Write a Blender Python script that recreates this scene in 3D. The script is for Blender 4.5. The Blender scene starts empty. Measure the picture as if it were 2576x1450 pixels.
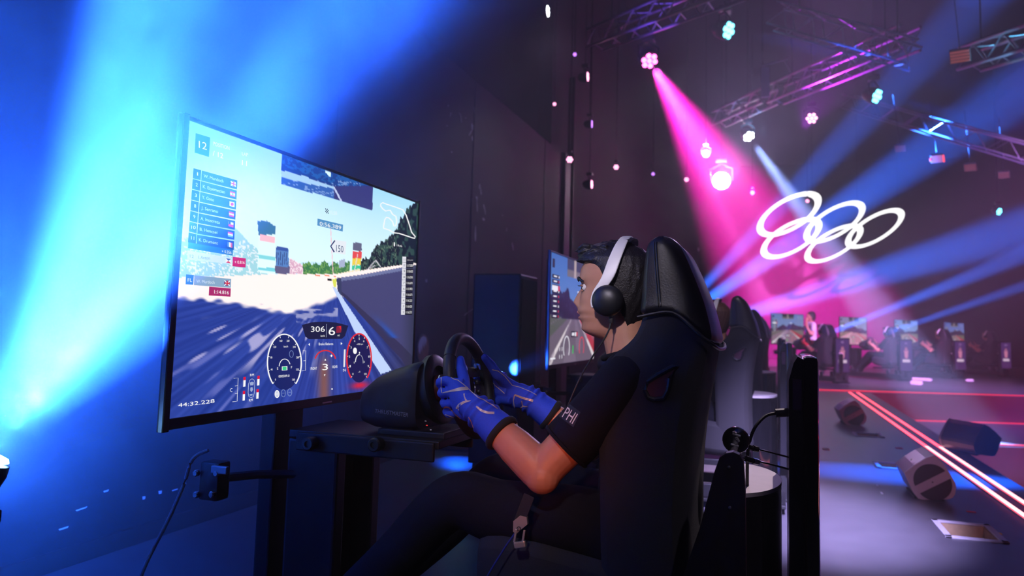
import bpy, bmesh, math, random
import numpy as np
from mathutils import Vector, Matrix, Euler
from mathutils.bvhtree import BVHTree
from mathutils.geometry import tessellate_polygon

scene = bpy.context.scene
COL = scene.collection
random.seed(7)
RNG = np.random.default_rng(7)
R = math.radians

# ------------------------------------------------------------------ camera
# world: X to the stage side, Y along the row of simulators, Z up
CAM = Vector((0, 0, 1.05))
FPX, CY = 1918.0, 645.5
yaw, pitch, roll = R(19.056), R(5.215), R(1.585)
FW = Vector((-math.sin(yaw) * math.cos(pitch), math.cos(yaw) * math.cos(pitch), math.sin(pitch)))
_r = Vector((math.cos(yaw), math.sin(yaw), 0))
_u = _r.cross(FW)
RT = _r * math.cos(roll) + _u * math.sin(roll)
UP = -_r * math.sin(roll) + _u * math.cos(roll)
cd = bpy.data.cameras.new('camera')
cam = bpy.data.objects.new('camera', cd)
COL.objects.link(cam)
cam.matrix_world = Matrix((RT, UP, -FW)).transposed().to_4x4()
cam.location = CAM
cd.sensor_width = 36
cd.lens = FPX / 2576 * 36
cd.shift_y = -(725 - CY) / 2576
cd.clip_start = 0.02
cd.dof.use_dof = True
cd.dof.focus_distance = 2.0
cd.dof.aperture_fstop = 3.6
scene.camera = cam

# ------------------------------------------------------------------ world, exposure
w = bpy.data.worlds.new('dark_hall')
scene.world = w
w.use_nodes = True
w.node_tree.nodes['Background'].inputs[0].default_value = (0.002, 0.002, 0.012, 1)
w.node_tree.nodes['Background'].inputs[1].default_value = 0.1
scene.view_settings.view_transform = 'Standard'
scene.view_settings.look = 'None'
scene.view_settings.exposure = 0.0
scene.view_settings.gamma = 1
scene.view_settings.use_curve_mapping = False
scene.cycles.use_denoising = True
scene.cycles.adaptive_threshold = 0.02
scene.cycles.max_bounces = 6
scene.cycles.diffuse_bounces = 2
scene.cycles.glossy_bounces = 3
scene.cycles.transmission_bounces = 4
scene.cycles.volume_bounces = 0
scene.cycles.sample_clamp_indirect = 4.0
scene.cycles.caustics_reflective = False
scene.cycles.caustics_refractive = False


def ray(px, py):
    return FW + RT * ((px - 1288) / FPX) + UP * ((CY - py) / FPX)


def at(px, py, depth):
    """World point seen in direction (px, py) at a depth along the view axis."""
    return CAM + ray(px, py) * depth


def on_plane(px, py, axis, value):
    d = ray(px, py)
    t = (value - CAM[axis]) / d[axis]
    return CAM + d * t


def to_px(p):
    d = p - CAM
    z = d.dot(FW)
    return (1288 + FPX * d.dot(RT) / z, CY - FPX * d.dot(UP) / z)


def spot(name, loc, target, color, power, size, blend=0.3, radius=0.03, parent=None, off=0.0):
    loc = Vector(loc) + (Vector(target) - Vector(loc)).normalized() * off
    ld = bpy.data.lights.new(name, 'SPOT')
    ld.energy = power
    ld.color = color
    ld.spot_size = R(size)
    ld.spot_blend = blend
    ld.shadow_soft_size = radius
    lo = bpy.data.objects.new(name, ld)
    COL.objects.link(lo)
    d = (Vector(target) - Vector(loc)).normalized()
    lo.rotation_mode = 'QUATERNION'
    lo.rotation_quaternion = d.to_track_quat('-Z', 'Y')
    lo.location = loc
    if parent:
        bpy.context.view_layer.update()
        lo.parent = parent
        lo.matrix_parent_inverse = parent.matrix_world.inverted()
    return lo


# ------------------------------------------------------------------ stage lights
BLUE = (0.018, 0.115, 1.0)
LAMP1 = Vector((-1.43, 1.09, 0.77))          # moving head beside the first screen
LAMP2 = LAMP1 + Vector((-0.04, 3.04, 0.0))   # the same beside the second one
STAR = at(1815, 455, 17.0)                    # white lamp facing the camera
MAG = at(1635, 155, 11.0)                     # magenta lamp on the truss
WHB = at(1885, 345, 14.0)                     # pale blue lamp
CYA = at(1836, 77, 10.0)
CYB = at(2209, 243, 12.0)
CYC = at(2515, 533, 17.0)
STREAKL = on_plane(1152, 1095, 0, -2.55) + Vector((0, 0, 0.42))
BACKM = at(1900, -260, 20.0)


def beams():
    # lamp 1: several rays of one LED wash head, pointing up past the first screen
    K = 22.0
    spot('beam_light', LAMP1, at(330, 200, 1.62), BLUE, 1000 * K, 20, 0.8, 0.03, off=.06)
    spot('beam_light', LAMP1, at(560, 300, 1.60), BLUE, 620 * K, 40, 0.9, 0.03, off=.06)
    spot('beam_light', LAMP1, at(880, 80, 2.1), BLUE, 420 * K, 16, 0.9, 0.03, off=.06)
    spot('beam_light', LAMP1, at(1080, 300, 2.5), BLUE, 800 * K, 14, 0.9, 0.03, off=.06)
    spot('beam_light', LAMP1, at(700, 20, 1.9), BLUE, 700 * K, 12, 0.9, 0.03, off=.06)
    spot('beam_light', LAMP1, LAMP1 + Vector((-0.75, 0.25, 0.25)), BLUE, 1500, 150, 1.0, 0.03, off=.06)
    spot('beam_light', LAMP1, at(1000, 30, 2.6), BLUE, 900 * K, 24, 1.0, 0.03, off=.06)
    # lamp 2
    spot('beam_light', LAMP2, LAMP2 + Vector((0.35, 0.9, 0.28)), BLUE, 200, 30, 0.8, 0.03, off=.05)
    spot('beam_light', LAMP2, at(1130, 930, 6.0), BLUE, 100, 20, 0.8, 0.03, off=.05)
    # added lamp behind the gloved hands; its pool stands for a blue floor reflection
    spot('beam_light', STREAKL, on_plane(1152, 1160, 2, 0), (0.004, 0.09, 1.0), 130, 32, 1.0, 0.02, off=.04)
    # magenta and pale lamps on the trusses
    spot('beam_light', MAG, at(1985, 735, 24), (1.0, 0.006, 0.50), 420000, 19, 0.75, 0.06, off=.22)
    spot('beam_light', MAG, at(1900, 600, 23), (1.0, 0.30, 0.90), 240000, 9, 0.9, 0.06, off=.22)
    spot('beam_light', WHB, at(2010, 520, 13.3), (0.28, 0.40, 1.0), 100000, 13, 0.6, 0.06, off=.2)
    spot('beam_light', CYA, at(2300, 175, 9.0), (0.01, 0.10, 1.0), 9000, 9, 0.6, 0.06, off=.2)
    spot('beam_light', CYB, at(2600, 330, 11.0), (0.01, 0.10, 1.0), 9000, 9, 0.6, 0.06, off=.2)
    spot('beam_light', CYC, at(2640, 560, 16.5), (0.03, 0.25, 1.0), 9000, 9, 0.6, 0.06, off=.15)
    spot('beam_light', STAR, CAM + Vector((0.3, 2, 0.6)), (0.62, 0.46, 1.0), 800, 30, 1.0, 0.10, off=.2)
    spot('beam_light', STAR, CAM + Vector((0.35, 0, 0.9)), (0.62, 0.46, 1.0), 9500, 7.5, 1.0, 0.10, off=.2)
    # magenta and violet washes over the far stage, from unseen lamps above the view
    spot('beam_light', BACKM, at(2040, 800, 19.0), (1.0, 0.008, 0.36), 110000, 38, 1.0, 0.1)
    spot('beam_light', at(2350, -260, 19.0), at(2250, 900, 19.0), (0.20, 0.02, 0.9), 16000, 50, 1.0, 0.1)
    # blue rays from the floor lamps along the far row
    for (sx, sy, ex, ey, sz, pw) in ((1640, 850, 1950, 640, 9, 2400), (1640, 858, 1900, 585, 7, 1500), (1640, 862, 1990, 755, 8, 3000),
                                     (1930, 845, 2160, 640, 5, 1600), (2060, 850, 2576, 640, 6, 2000),
                                     (1960, 860, 2300, 300, 9, 70), (2210, 845, 2576, 720, 5, 1200)):
        a = at(sx, sy, 17.5)
        spot('beam_light', a, at(ex, ey, 16.5), (0.02, 0.14, 1.0), pw * 260, sz, 0.7, 0.06)
    # unseen lamps for the walkway and far stage; added fills are marked
    spot('beam_light', Vector((0.7, -0.4, 5.0)), Vector((0.20, 4.8, 0)), (0.54, 0.46, 1.0), 21000, 14, 1.0, 0.06)
    spot('beam_light', Vector((0.6, 4.9, 4.8)), Vector((-0.06, 2.22, 0.65)), (1.0, 0.80, 0.86), 520, 8, 0.4, 0.02)  # added to brighten the podium top
    spot('beam_light', Vector((1.5, -2.0, 4.0)), Vector((1.1, 6.0, 0.1)), (1.0, 0.36, 0.48), 420, 11, 1.0, 0.06)  # added behind the camera to light the wedge end plates
    spot('beam_light', Vector((4.2, 6.9, 1.7)), Vector((1.05, 6.60, 0)), (0.004, 0.12, 1.0), 17000, 16, 1.0, 0.05)  # unseen lamp low in the pit, put in for the blue floor pool
    spot('beam_light', Vector((7.0, 9.0, 6.2)), at(2230, 880, 18.6), (0.75, 0.36, 1.0), 32000, 30, 1.0, 0.1)  # added lavender fill on the far drivers
    spot('beam_light', Vector((4.0, 12.0, 6.0)), Vector((3.5, 17.5, 0)), (0.50, 0.20, 0.85), 2600, 60, 1.0, 0.1)
    # unseen lamps: red wash over the pit side, then lights for drivers and details
    spot('beam_light', Vector((5.0, 5.5, 5.5)), Vector((5.5, 13.0, 0)), (1.0, 0.004, 0.08), 3500, 80, 1.0, 0.1)
    spot('beam_light', Vector((-0.35, -1.2, 1.25)), Vector((-0.55, 1.76, 0.80)), (1.0, 0.19, 0.08), 170, 11, 1.0, 0.1)  # warm light on the forearm from an unseen lamp at camera side
    spot('beam_light', Vector((-0.5, -1.3, 3.0)), Vector((-0.47, 1.90, 1.14)), (0.92, 0.82, 1.0), 460, 8.5, 1.0, 0.1)  # added to brighten the near driver's face
    spot('beam_light', Vector((-0.3, -1.2, 3.2)), Vector((-0.66, 1.80, 0.74)), (0.88, 0.82, 1.0), 160, 13, 1.0, 0.1)  # added front light for the gloved hands
    spot('beam_light', Vector((0.4, 2.2, 4.4)), Vector((-0.36, 4.95, 1.12)), (1.0, 0.85, 0.95), 170, 9, 1.0, 0.1)  # added to bring out the second driver's head
    spot('beam_light', Vector((1.6, 0.2, 4.2)), Vector((-0.08, 1.78, 0.78)), (0.9, 0.78, 1.0), 120, 7, 1.0, 0.05)  # added to make the chrome clamp show
    spot('beam_light', Vector((-0.9, 10.2, 4.6)), Vector((-2.8, 6.6, 2.0)), (0.80, 0.75, 1.0), 170, 30, 1.0, 0.1)  # added to make the wall scuffs visible
    spot('beam_light', Vector((-2.2, 7.2, 4.2)), Vector((-0.4, 2.0, 1.0)), (0.8, 0.6, 1.0), 45, 14, 1.0, 0.1)  # unseen backlight that rims the near driver


beams()

# ------------------------------------------------------------------ materials
MATS = {}


def mat(name, color, rough=0.5, metal=0.0, grain=0.0, scale=40.0, bump=0.0, emit=None, strength=0.0, coat=0.0,
        trans=0.0, spec=0.5):
    if name in MATS:
        return MATS[name]
    m = bpy.data.materials.new(name)
    m.use_nodes = True
    nt = m.node_tree
    b = nt.nodes['Principled BSDF']
    b.inputs['Base Color'].default_value = (*color, 1)
    b.inputs['Roughness'].default_value = rough
    b.inputs['Metallic'].default_value = metal
    b.inputs['Specular IOR Level'].default_value = spec
    if coat:
        b.inputs['Coat Weight'].default_value = coat
        b.inputs['Coat Roughness'].default_value = 0.05
    if trans:
        b.inputs['Transmission Weight'].default_value = trans
    if emit:
        b.inputs['Emission Color'].default_value = (*emit, 1)
        b.inputs['Emission Strength'].default_value = strength
        m.cycles.emission_sampling = 'NONE'
    if grain or bump:
        tc = nt.nodes.new('ShaderNodeTexCoord')
        nz = nt.nodes.new('ShaderNodeTexNoise')
        nz.inputs['Scale'].default_value = scale
        nz.inputs['Detail'].default_value = 4
        nt.links.new(tc.outputs['Object'], nz.inputs['Vector'])
        if grain:
            mx = nt.nodes.new('ShaderNodeMix')
            mx.data_type = 'RGBA'
            mx.inputs['A'].default_value = (*[c * (1 - grain) for c in color], 1)
            mx.inputs['B'].default_value = (*[min(1, c * (1 + grain)) for c in color], 1)
            nt.links.new(nz.outputs['Fac'], mx.inputs['Factor'])
            nt.links.new(mx.outputs['Result'], b.inputs['Base Color'])
        if bump:
            bp = nt.nodes.new('ShaderNodeBump')
            bp.inputs['Strength'].default_value = bump
            bp.inputs['Distance'].default_value = 0.002
            nt.links.new(nz.outputs['Fac'], bp.inputs['Height'])
            nt.links.new(bp.outputs['Normal'], b.inputs['Normal'])
    MATS[name] = m
    return m


def glow(name, color, strength):
    return mat(name, (0.02, 0.02, 0.02), 0.4, emit=color, strength=strength)


def screen_mat(name, strength):
    m = bpy.data.materials.new(name)
    m.use_nodes = True
    nt = m.node_tree
    b = nt.nodes['Principled BSDF']
    b.inputs['Base Color'].default_value = (0.005, 0.005, 0.006, 1)
    b.inputs['Roughness'].default_value = 0.25
    a = nt.nodes.new('ShaderNodeAttribute')
    a.attribute_name = 'Col'
    nt.links.new(a.outputs['Color'], b.inputs['Emission Color'])
    b.inputs['Emission Strength'].default_value = strength
    return m


BLK = mat('black_plastic', (0.010, 0.010, 0.012), 0.42, grain=0.2, scale=80, bump=0.1)
GLOSS = mat('gloss_black', (0.006, 0.006, 0.008), 0.08, coat=0.6)
MATTE = mat('matte_black_steel', (0.012, 0.012, 0.014), 0.5, 0.3, grain=0.2, scale=60)
FABRIC = mat('black_seat_fabric', (0.018, 0.017, 0.020), 0.9, grain=0.3, scale=400, bump=0.4)
LEATHER = mat('black_leather', (0.011, 0.010, 0.013), 0.38, grain=0.2, scale=220, bump=0.25)
RUBBER = mat('black_rubber', (0.012, 0.012, 0.013), 0.6, bump=0.3, scale=300)
CHROME = mat('chrome', (0.75, 0.74, 0.76), 0.14, 1.0)
STEEL = mat('steel', (0.5, 0.48, 0.52), 0.35, 1.0)
WHITE = mat('white_plastic', (0.86, 0.84, 0.88), 0.4)
PAPER = mat('pale_board', (0.80, 0.72, 0.74), 0.6, grain=0.06, scale=25, bump=0.2)
SKIN = mat('skin', (0.50, 0.235, 0.145), 0.46, grain=0.10, scale=60, bump=0.12)
HAIR = mat('black_hair', (0.010, 0.008, 0.008), 0.42, grain=0.5, scale=300, bump=0.9)
HAIRB = mat('brown_hair', (0.13, 0.05, 0.03), 0.5, grain=0.5, scale=300, bump=0.9)
SHIRT = mat('black_jersey', (0.006, 0.006, 0.008), 0.85, grain=0.2, scale=200, bump=0.3, spec=0.2)
PANTS = mat('black_trousers', (0.006, 0.006, 0.010), 0.9, grain=0.2, scale=200, bump=0.3, spec=0.2)
GLOVE = mat('blue_glove_suede', (0.014, 0.075, 0.85), 0.75, grain=0.12, scale=250, bump=0.35)
GLOVER = mat('red_glove', (0.6, 0.02, 0.03), 0.75)
SILVER = mat('silver_print', (0.62, 0.60, 0.64), 0.35, 0.3)
COPPER = mat('copper_print', (0.55, 0.25, 0.22), 0.35, 0.3)
WPRINT = mat('white_print', (0.85, 0.85, 0.88), 0.6)
GPRINT = mat('grey_print', (0.34, 0.33, 0.40), 0.5)
MAROON = mat('maroon_plastic', (0.10, 0.01, 0.02), 0.45)
ALU = mat('truss_aluminium', (0.55, 0.55, 0.58), 0.35, 0.9)

# ------------------------------------------------------------------ mesh helpers


class MB:
    """Collects vertices and faces of one part."""

    def __init__(self):
        self.v, self.f = [], []

    def add(self, v, f):
        n = len(self.v)
        self.v += [tuple(p) for p in v]
        self.f += [tuple(i + n for i in q) for q in f]
        return self

    def box(self, c, s, bev=0.0, rot=None):
        bm = bmesh.new()
        bmesh.ops.create_cube(bm, size=1)
        bmesh.ops.scale(bm, vec=s, verts=bm.verts)
        if bev:
            bmesh.ops.bevel(bm, geom=bm.edges[:], offset=bev, segments=2, profile=0.6, affect='EDGES')
        m = Matrix.Translation(c) @ (rot.to_4x4() if rot else Matrix())
        bm.verts.index_update()
        self.add([m @ v.co for v in bm.verts], [[v.index for v in f.verts] for f in bm.faces])
        bm.free()
        return self

    def loft(self, rings, cap=True, closed=True):
        k = len(rings[0])
        v = [p for r in rings for p in r]
        f = []
        for i in range(len(rings) - 1):
            for j in range(k if closed else k - 1):
                a, b = i * k + j, i * k + (j + 1) % k
                f.append((a, b, b + k, a + k))
        if cap and closed:
            f.append(tuple(range(k))[::-1])
            f.append(tuple(range((len(rings) - 1) * k, len(rings) * k)))
        return self.add(v, f)

    def tube(self, pts, rad, n=12, up=(0, 0, 1), flat=1.0, cap=True):
        """Round (or flattened) tube through pts; rad is a number or a list."""
        pts = [Vector(p) for p in pts]
        rings = []
        for i, p in enumerate(pts):
            d = (pts[min(i + 1, len(pts) - 1)] - pts[max(i - 1, 0)]).normalized()
            u = Vector(up)
            if abs(d.dot(u.normalized())) > 0.97:
                u = Vector((1, 0, 0)) if abs(d.x) < 0.8 else Vector((0, 1, 0))
            s = d.cross(u).normalized()
            t = s.cross(d).normalized()
            r = rad[i] if isinstance(rad, (list, tuple)) else rad
            ra, rb = (r if isinstance(r, (list, tuple)) else (r, r * flat))
            rings.append([p + s * (ra * math.cos(a)) + t * (rb * math.sin(a)) for a in [2 * math.pi * k / n for k in range(n)]])
        return self.loft(rings, cap)

    def cyl(self, a, b, r0, r1=None, n=20):
        return self.tube([a, b], [r0, r0 if r1 is None else r1], n)

    def lathe(self, c, axis, prof, n=24):
        """prof: list of (distance along axis, radius)."""
        ax = Vector(axis).normalized()
        s = ax.orthogonal().normalized()
        t = ax.cross(s)
        c = Vector(c)
        rings = [[c + ax * h + (s * math.cos(a) + t * math.sin(a)) * max(r, 1e-4) for a in [2 * math.pi * k / n for k in range(n)]] for h, r in prof]
        return self.loft(rings)

    def prism(self, poly, o, u, v, depth):
        """Extrudes polygon (2D in axes u, v from o) along u x v by depth."""
        o, u, v = Vector(o), Vector(u), Vector(v)
        n = u.cross(v).normalized() * depth
        a = [o + u * p[0] + v * p[1] for p in poly]
        return self.loft([a, [q + n for q in a]])

    def ellipsoid(self, c, r, n=20, m=12, rot=None):
        rings = []
        for i in range(m + 1):
            th = math.pi * (0.02 + 0.96 * i / m)
            ring = []
            for j in range(n):
                ph = 2 * math.pi * j / n
                p = Vector((r[0] * math.sin(th) * math.cos(ph), r[1] * math.sin(th) * math.sin(ph), r[2] * math.cos(th)))
                if rot:
                    p = rot @ p
                ring.append(p + Vector(c))
            rings.append(ring)
        return self.loft(rings)

    def torus(self, c, axis, R0, r, n=48, m=12, a0=0.0, a1=2 * math.pi, flat=1.0, vaxis=None):
        ax = Vector(axis).normalized()
        t = Vector(vaxis).normalized() if vaxis else ax.orthogonal().normalized()
        s = t.cross(ax).normalized()
        c = Vector(c)
        full = abs(a1 - a0 - 2 * math.pi) < 1e-6
        k = n if full else n + 1
        rings = []
        for i in range(k):
            a = a0 + (a1 - a0) * i / n
            d = s * math.cos(a) + t * math.sin(a)
            rings.append([c + d * (R0 + r * math.cos(b)) + ax * (r * flat * math.sin(b)) for b in [2 * math.pi * j / m for j in range(m)]])
        if full:
            rings.append(rings[0])
            return self.loft(rings, cap=False)
        return self.loft(rings)

    def mesh(self, name):
        me = bpy.data.meshes.new(name)
        me.from_pydata([tuple(p) for p in self.v], [], self.f)
        bm = bmesh.new()
        bm.from_mesh(me)
        bmesh.ops.remove_doubles(bm, verts=bm.verts, dist=1e-6)
        bmesh.ops.recalc_face_normals(bm, faces=bm.faces)
        bm.to_mesh(me)
        bm.free()
        return me

    def build(self, name, material, parent=None, smooth=True, loc=None, angle=40):
        me = self.mesh(name)
        me.materials.append(material)
        if smooth:
            me.polygons.foreach_set('use_smooth', [True] * len(me.polygons))
            try:
                me.set_sharp_from_angle(angle=R(angle))
            except Exception:
                pass
        o = bpy.data.objects.new(name, me)
        COL.objects.link(o)
        if parent is not None:
            o.parent = parent
        if loc is not None:
            o.location = loc
        return o


def empty(name, loc=(0, 0, 0), rz=0.0):
    o = bpy.data.objects.new(name, None)
    o.empty_display_size = 0.1
    COL.objects.link(o)
    o.location = loc
    o.rotation_euler = (0, 0, rz)
    return o


def tag(o, label=None, cat=None, group=None, kind=None):
    if label:
        o['label'] = label
    if cat:
        o['category'] = cat
    if group:
        o['group'] = group
    if kind:
        o['kind'] = kind
    return o


def copy_tree(o, parent=None, skip=()):
    c = o.copy()
    COL.objects.link(c)
    if parent is not None:
        c.parent = parent
    for ch in list(o.children):
        if ch.name.split('.')[0] in skip or ch.type == 'LIGHT':
            continue
        copy_tree(ch, c, skip)
    return c


def struct(name, mb, material, smooth=False):
    o = mb.build(name, material, smooth=smooth)
    o['kind'] = 'structure'
    return o


def remesh(name, mb, voxel, material, parent=None, smooth_iter=4, factor=0.5):
    """One continuous surface grown over overlapping closed lofts."""
    me = mb.mesh(name)
    o = bpy.data.objects.new(name, me)
    COL.objects.link(o)
    m = o.modifiers.new('r', 'REMESH')
    m.mode = 'VOXEL'
    m.voxel_size = voxel
    if smooth_iter:
        s = o.modifiers.new('s', 'SMOOTH')
        s.iterations = smooth_iter
        s.factor = factor
    dg = bpy.context.evaluated_depsgraph_get()
    me2 = bpy.data.meshes.new_from_object(o.evaluated_get(dg))
    bpy.data.objects.remove(o)
    bpy.data.meshes.remove(me)
    me2.name = name
    me2.materials.clear()
    me2.materials.append(material)
    me2.polygons.foreach_set('use_smooth', [True] * len(me2.polygons))
    o = bpy.data.objects.new(name, me2)
    COL.objects.link(o)
    if parent is not None:
        o.parent = parent
    return o


def interp(x, xs, ys):
    return float(np.interp(x, xs, ys))


_text_cache = {}


def text_mesh(s):
    """Flat text outline: vertices, triangles, width, cap height."""
    if s in _text_cache:
        return _text_cache[s]
    cu = bpy.data.curves.new('t', 'FONT')
    cu.body = s
    cu.size = 1
    cu.resolution_u = 3
    o = bpy.data.objects.new('t', cu)
    COL.objects.link(o)
    dg = bpy.context.evaluated_depsgraph_get()
    me = bpy.data.meshes.new_from_object(o.evaluated_get(dg))
    v = [(p.co.x, p.co.y) for p in me.vertices]
    f = [tuple(p.vertices) for p in me.polygons]
    bpy.data.objects.remove(o)
    bpy.data.curves.remove(cu)
    bpy.data.meshes.remove(me)
    x0 = min(p[0] for p in v)
    x1 = max(p[0] for p in v)
    v = [(p[0] - x0, p[1]) for p in v]
    _text_cache[s] = (v, f, x1 - x0, 0.70)
    return _text_cache[s]


def bvh_of(o):
    me = o.data
    mw = o.matrix_world
    return BVHTree.FromPolygons([mw @ v.co for v in me.vertices], [tuple(p.vertices) for p in me.polygons])


def print_on(bvh, parent, name, polys, material, lift=0.0012):
    """Flat print laid on a real surface: polys = list of (verts2d px, faces)."""
    mb = MB()
    inv = parent.matrix_world.inverted()
    for v2, fs in polys:
        pts = []
        ok = True
        for (x, y) in v2:
            d = ray(x, y).normalized()
            hit = bvh.ray_cast(CAM, d)
            if hit[0] is None:
                ok = False
                pts.append(None)
                continue
            n = hit[1]
            if n.dot(d) > 0:
                n = -n
            pts.append(inv @ (hit[0] + n * lift))
        idx = {}
        vv = []
        for i, p in enumerate(pts):
            if p is not None:
                idx[i] = len(vv)
                vv.append(p)
        mb.add(vv, [[idx[i] for i in f] for f in fs if all(i in idx for i in f)])
    if not mb.v:
        return None
    me = bpy.data.meshes.new(name)
    me.from_pydata([tuple(p) for p in mb.v], [], mb.f)
    me.materials.append(material)
    o = bpy.data.objects.new(name, me)
    COL.objects.link(o)
    o.parent = parent
    return o


def strip(pts, w, sub=6):
    """Ribbon polygon along 2D points; w = width or list of widths."""
    P2, W2 = [], []
    for i in range(len(pts) - 1):
        for k in range(sub):
            t = k / sub
            P2.append((pts[i][0] * (1 - t) + pts[i + 1][0] * t, pts[i][1] * (1 - t) + pts[i + 1][1] * t))
            a = w[i] if isinstance(w, (list, tuple)) else w
            b = w[i + 1] if isinstance(w, (list, tuple)) else w
            W2.append(a * (1 - t) + b * t)
    P2.append(pts[-1])
    W2.append(w[-1] if isinstance(w, (list, tuple)) else w)
    v, f = [], []
    n = len(P2)
    for i in range(n):
        a, b = P2[max(i - 1, 0)], P2[min(i + 1, n - 1)]
        dx, dy = b[0] - a[0], b[1] - a[1]
        L = math.hypot(dx, dy) or 1
        nx, ny = -dy / L, dx / L
        v += [(P2[i][0] + nx * W2[i] / 2, P2[i][1] + ny * W2[i] / 2), (P2[i][0] - nx * W2[i] / 2, P2[i][1] - ny * W2[i] / 2)]
    for i in range(n - 1):
        f.append((2 * i, 2 * i + 1, 2 * i + 3, 2 * i + 2))
    return v, f


def text_px(s, left, right, cap):
    """Text outline with its baseline from left to right (px), letters cap px tall (vector or number)."""
    v, f, wd, ch = text_mesh(s)
    dx, dy = right[0] - left[0], right[1] - left[1]
    cx, cy = cap if isinstance(cap, tuple) else (dy / math.hypot(dx, dy) * cap, -dx / math.hypot(dx, dy) * cap)
    return [(left[0] + dx * p[0] / wd + cx * p[1] / ch, left[1] + dy * p[0] / wd + cy * p[1] / ch) for p in v], f

# ------------------------------------------------------------------ the room
FLOOR = mat('stage_floor', (0.10, 0.094, 0.11), 0.36, grain=0.25, scale=6, bump=0.05)
WALLM = mat('black_painted_wall', (0.006, 0.005, 0.009), 0.6, grain=0.35, scale=3, bump=0.15, spec=0.2)
WALLF = mat('far_black_drape', (0.012, 0.010, 0.016), 0.85, grain=0.3, scale=2)
RISER = mat('stage_riser', (0.16, 0.05, 0.07), 0.5, grain=0.15, scale=8)
CEIL = mat('dark_roof', (0.004, 0.004, 0.007), 0.8, grain=0.3, scale=2)
WOOD = mat('raw_plywood', (0.55, 0.38, 0.22), 0.6, grain=0.25, scale=30)

HOLES = [(0.875, 1.12, 4.70, 5.05), (0.82, 1.055, 8.88, 9.16), (0.80, 1.03, 6.86, 7.14)]
KX = 1.68                     # outer edge of the walkway


def edge_y(x):
    """Front edge line of the far stage."""
    return 15.15 + 0.324 * x


fl = MB()
xs = sorted({-2.82, -1.2, 0.3, 1.30, KX} | {h[0] for h in HOLES} | {h[1] for h in HOLES})
ys = sorted({-3.0, 1.0, 12.0, 14.2} | {h[2] for h in HOLES} | {h[3] for h in HOLES})
for i in range(len(xs) - 1):
    for j in range(len(ys) - 1):
        mx, my = (xs[i] + xs[i + 1]) / 2, (ys[j] + ys[j + 1]) / 2
        if any(h[0] < mx < h[1] and h[2] < my < h[3] for h in HOLES):
            continue
        fl.add([(xs[i], ys[j], 0), (xs[i + 1], ys[j], 0), (xs[i + 1], ys[j + 1], 0), (xs[i], ys[j + 1], 0)], [(0, 1, 2, 3)])
# far stage, one level with the walkway
fl.add([(-3.2, 14.2, 0), (KX, 14.2, 0), (KX, edge_y(KX), 0), (24, edge_y(24), 0), (24, 36, 0), (-3.2, 36, 0)], [(0, 1, 2, 3, 4, 5)])
# side of the walkway and front of the far stage down to the lower tier
fl.add([(KX, -3, 0), (KX, -3, -1.2), (KX, 16.5, -1.2), (KX, 16.5, 0)], [(0, 1, 2, 3)])
floor = struct('floor', fl, FLOOR)
rs = MB()
rs.add([(KX, edge_y(KX) + .001, 0), (24, edge_y(24) + .001, 0), (24, edge_y(24), -0.5), (KX, edge_y(KX), -0.5)], [(0, 1, 2, 3)])
rs.add([(KX, edge_y(KX) - 3.2, -0.5), (24, edge_y(24) - 3.2, -0.5), (24, edge_y(24) - 3.2, -1.1), (KX, edge_y(KX) - 3.2, -1.1)], [(0, 1, 2, 3)])
struct('trim_1', rs, RISER)
lt = MB()
lt.add([(KX, edge_y(KX), -0.5), (24, edge_y(24), -0.5), (24, edge_y(24) - 3.2, -0.5), (KX, edge_y(KX) - 3.2, -0.5)], [(0, 1, 2, 3)])
struct('floor_lower_tier', lt, FLOOR)
pf = MB().add([(KX, -3, -1.1), (24, -3, -1.1), (24, 24, -1.1), (KX, 16.5, -1.1)], [(0, 1, 2, 3)])
struct('floor_pit', pf, FLOOR)

wl = MB().box((-2.9, 3.6, 1.735), (0.2, 13.2, 3.47))
wall_left = struct('wall_left', wl, WALLM)
wl2 = MB().box((-3.1, 21.5, 4.0), (0.2, 22.5, 8.0))
wall_left_far = struct('wall_left_far', wl2, WALLF)
struct('trim_2', MB().box((-2.88, 10.33, 1.75), (0.24, 0.30, 3.5), 0.01), MATTE)
struct('trim_3', MB().box((-2.86, 10.85, 2.4), (0.10, 0.05, 4.8), 0.01), MATTE)
struct('baseboard_left', MB().box((-2.79, 3.6, 0.04), (0.02, 13.2, 0.08), 0.004), MATTE)
for i, yy in enumerate((1.95, 4.4, 6.85, 9.3)):
    struct('trim_4', MB().box((-2.797, yy, 1.735), (0.008, 0.012, 3.46)), MATTE)
struct('wall_back', MB().box((10, 34, 4), (30, 0.2, 10)), WALLF)
struct('wall_right', MB().box((24.1, 17, 3.5), (0.2, 40, 9)), WALLF)
struct('ceiling', MB().box((10.5, 15.5, 8.3), (30, 40, 0.2)), CEIL)

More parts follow.
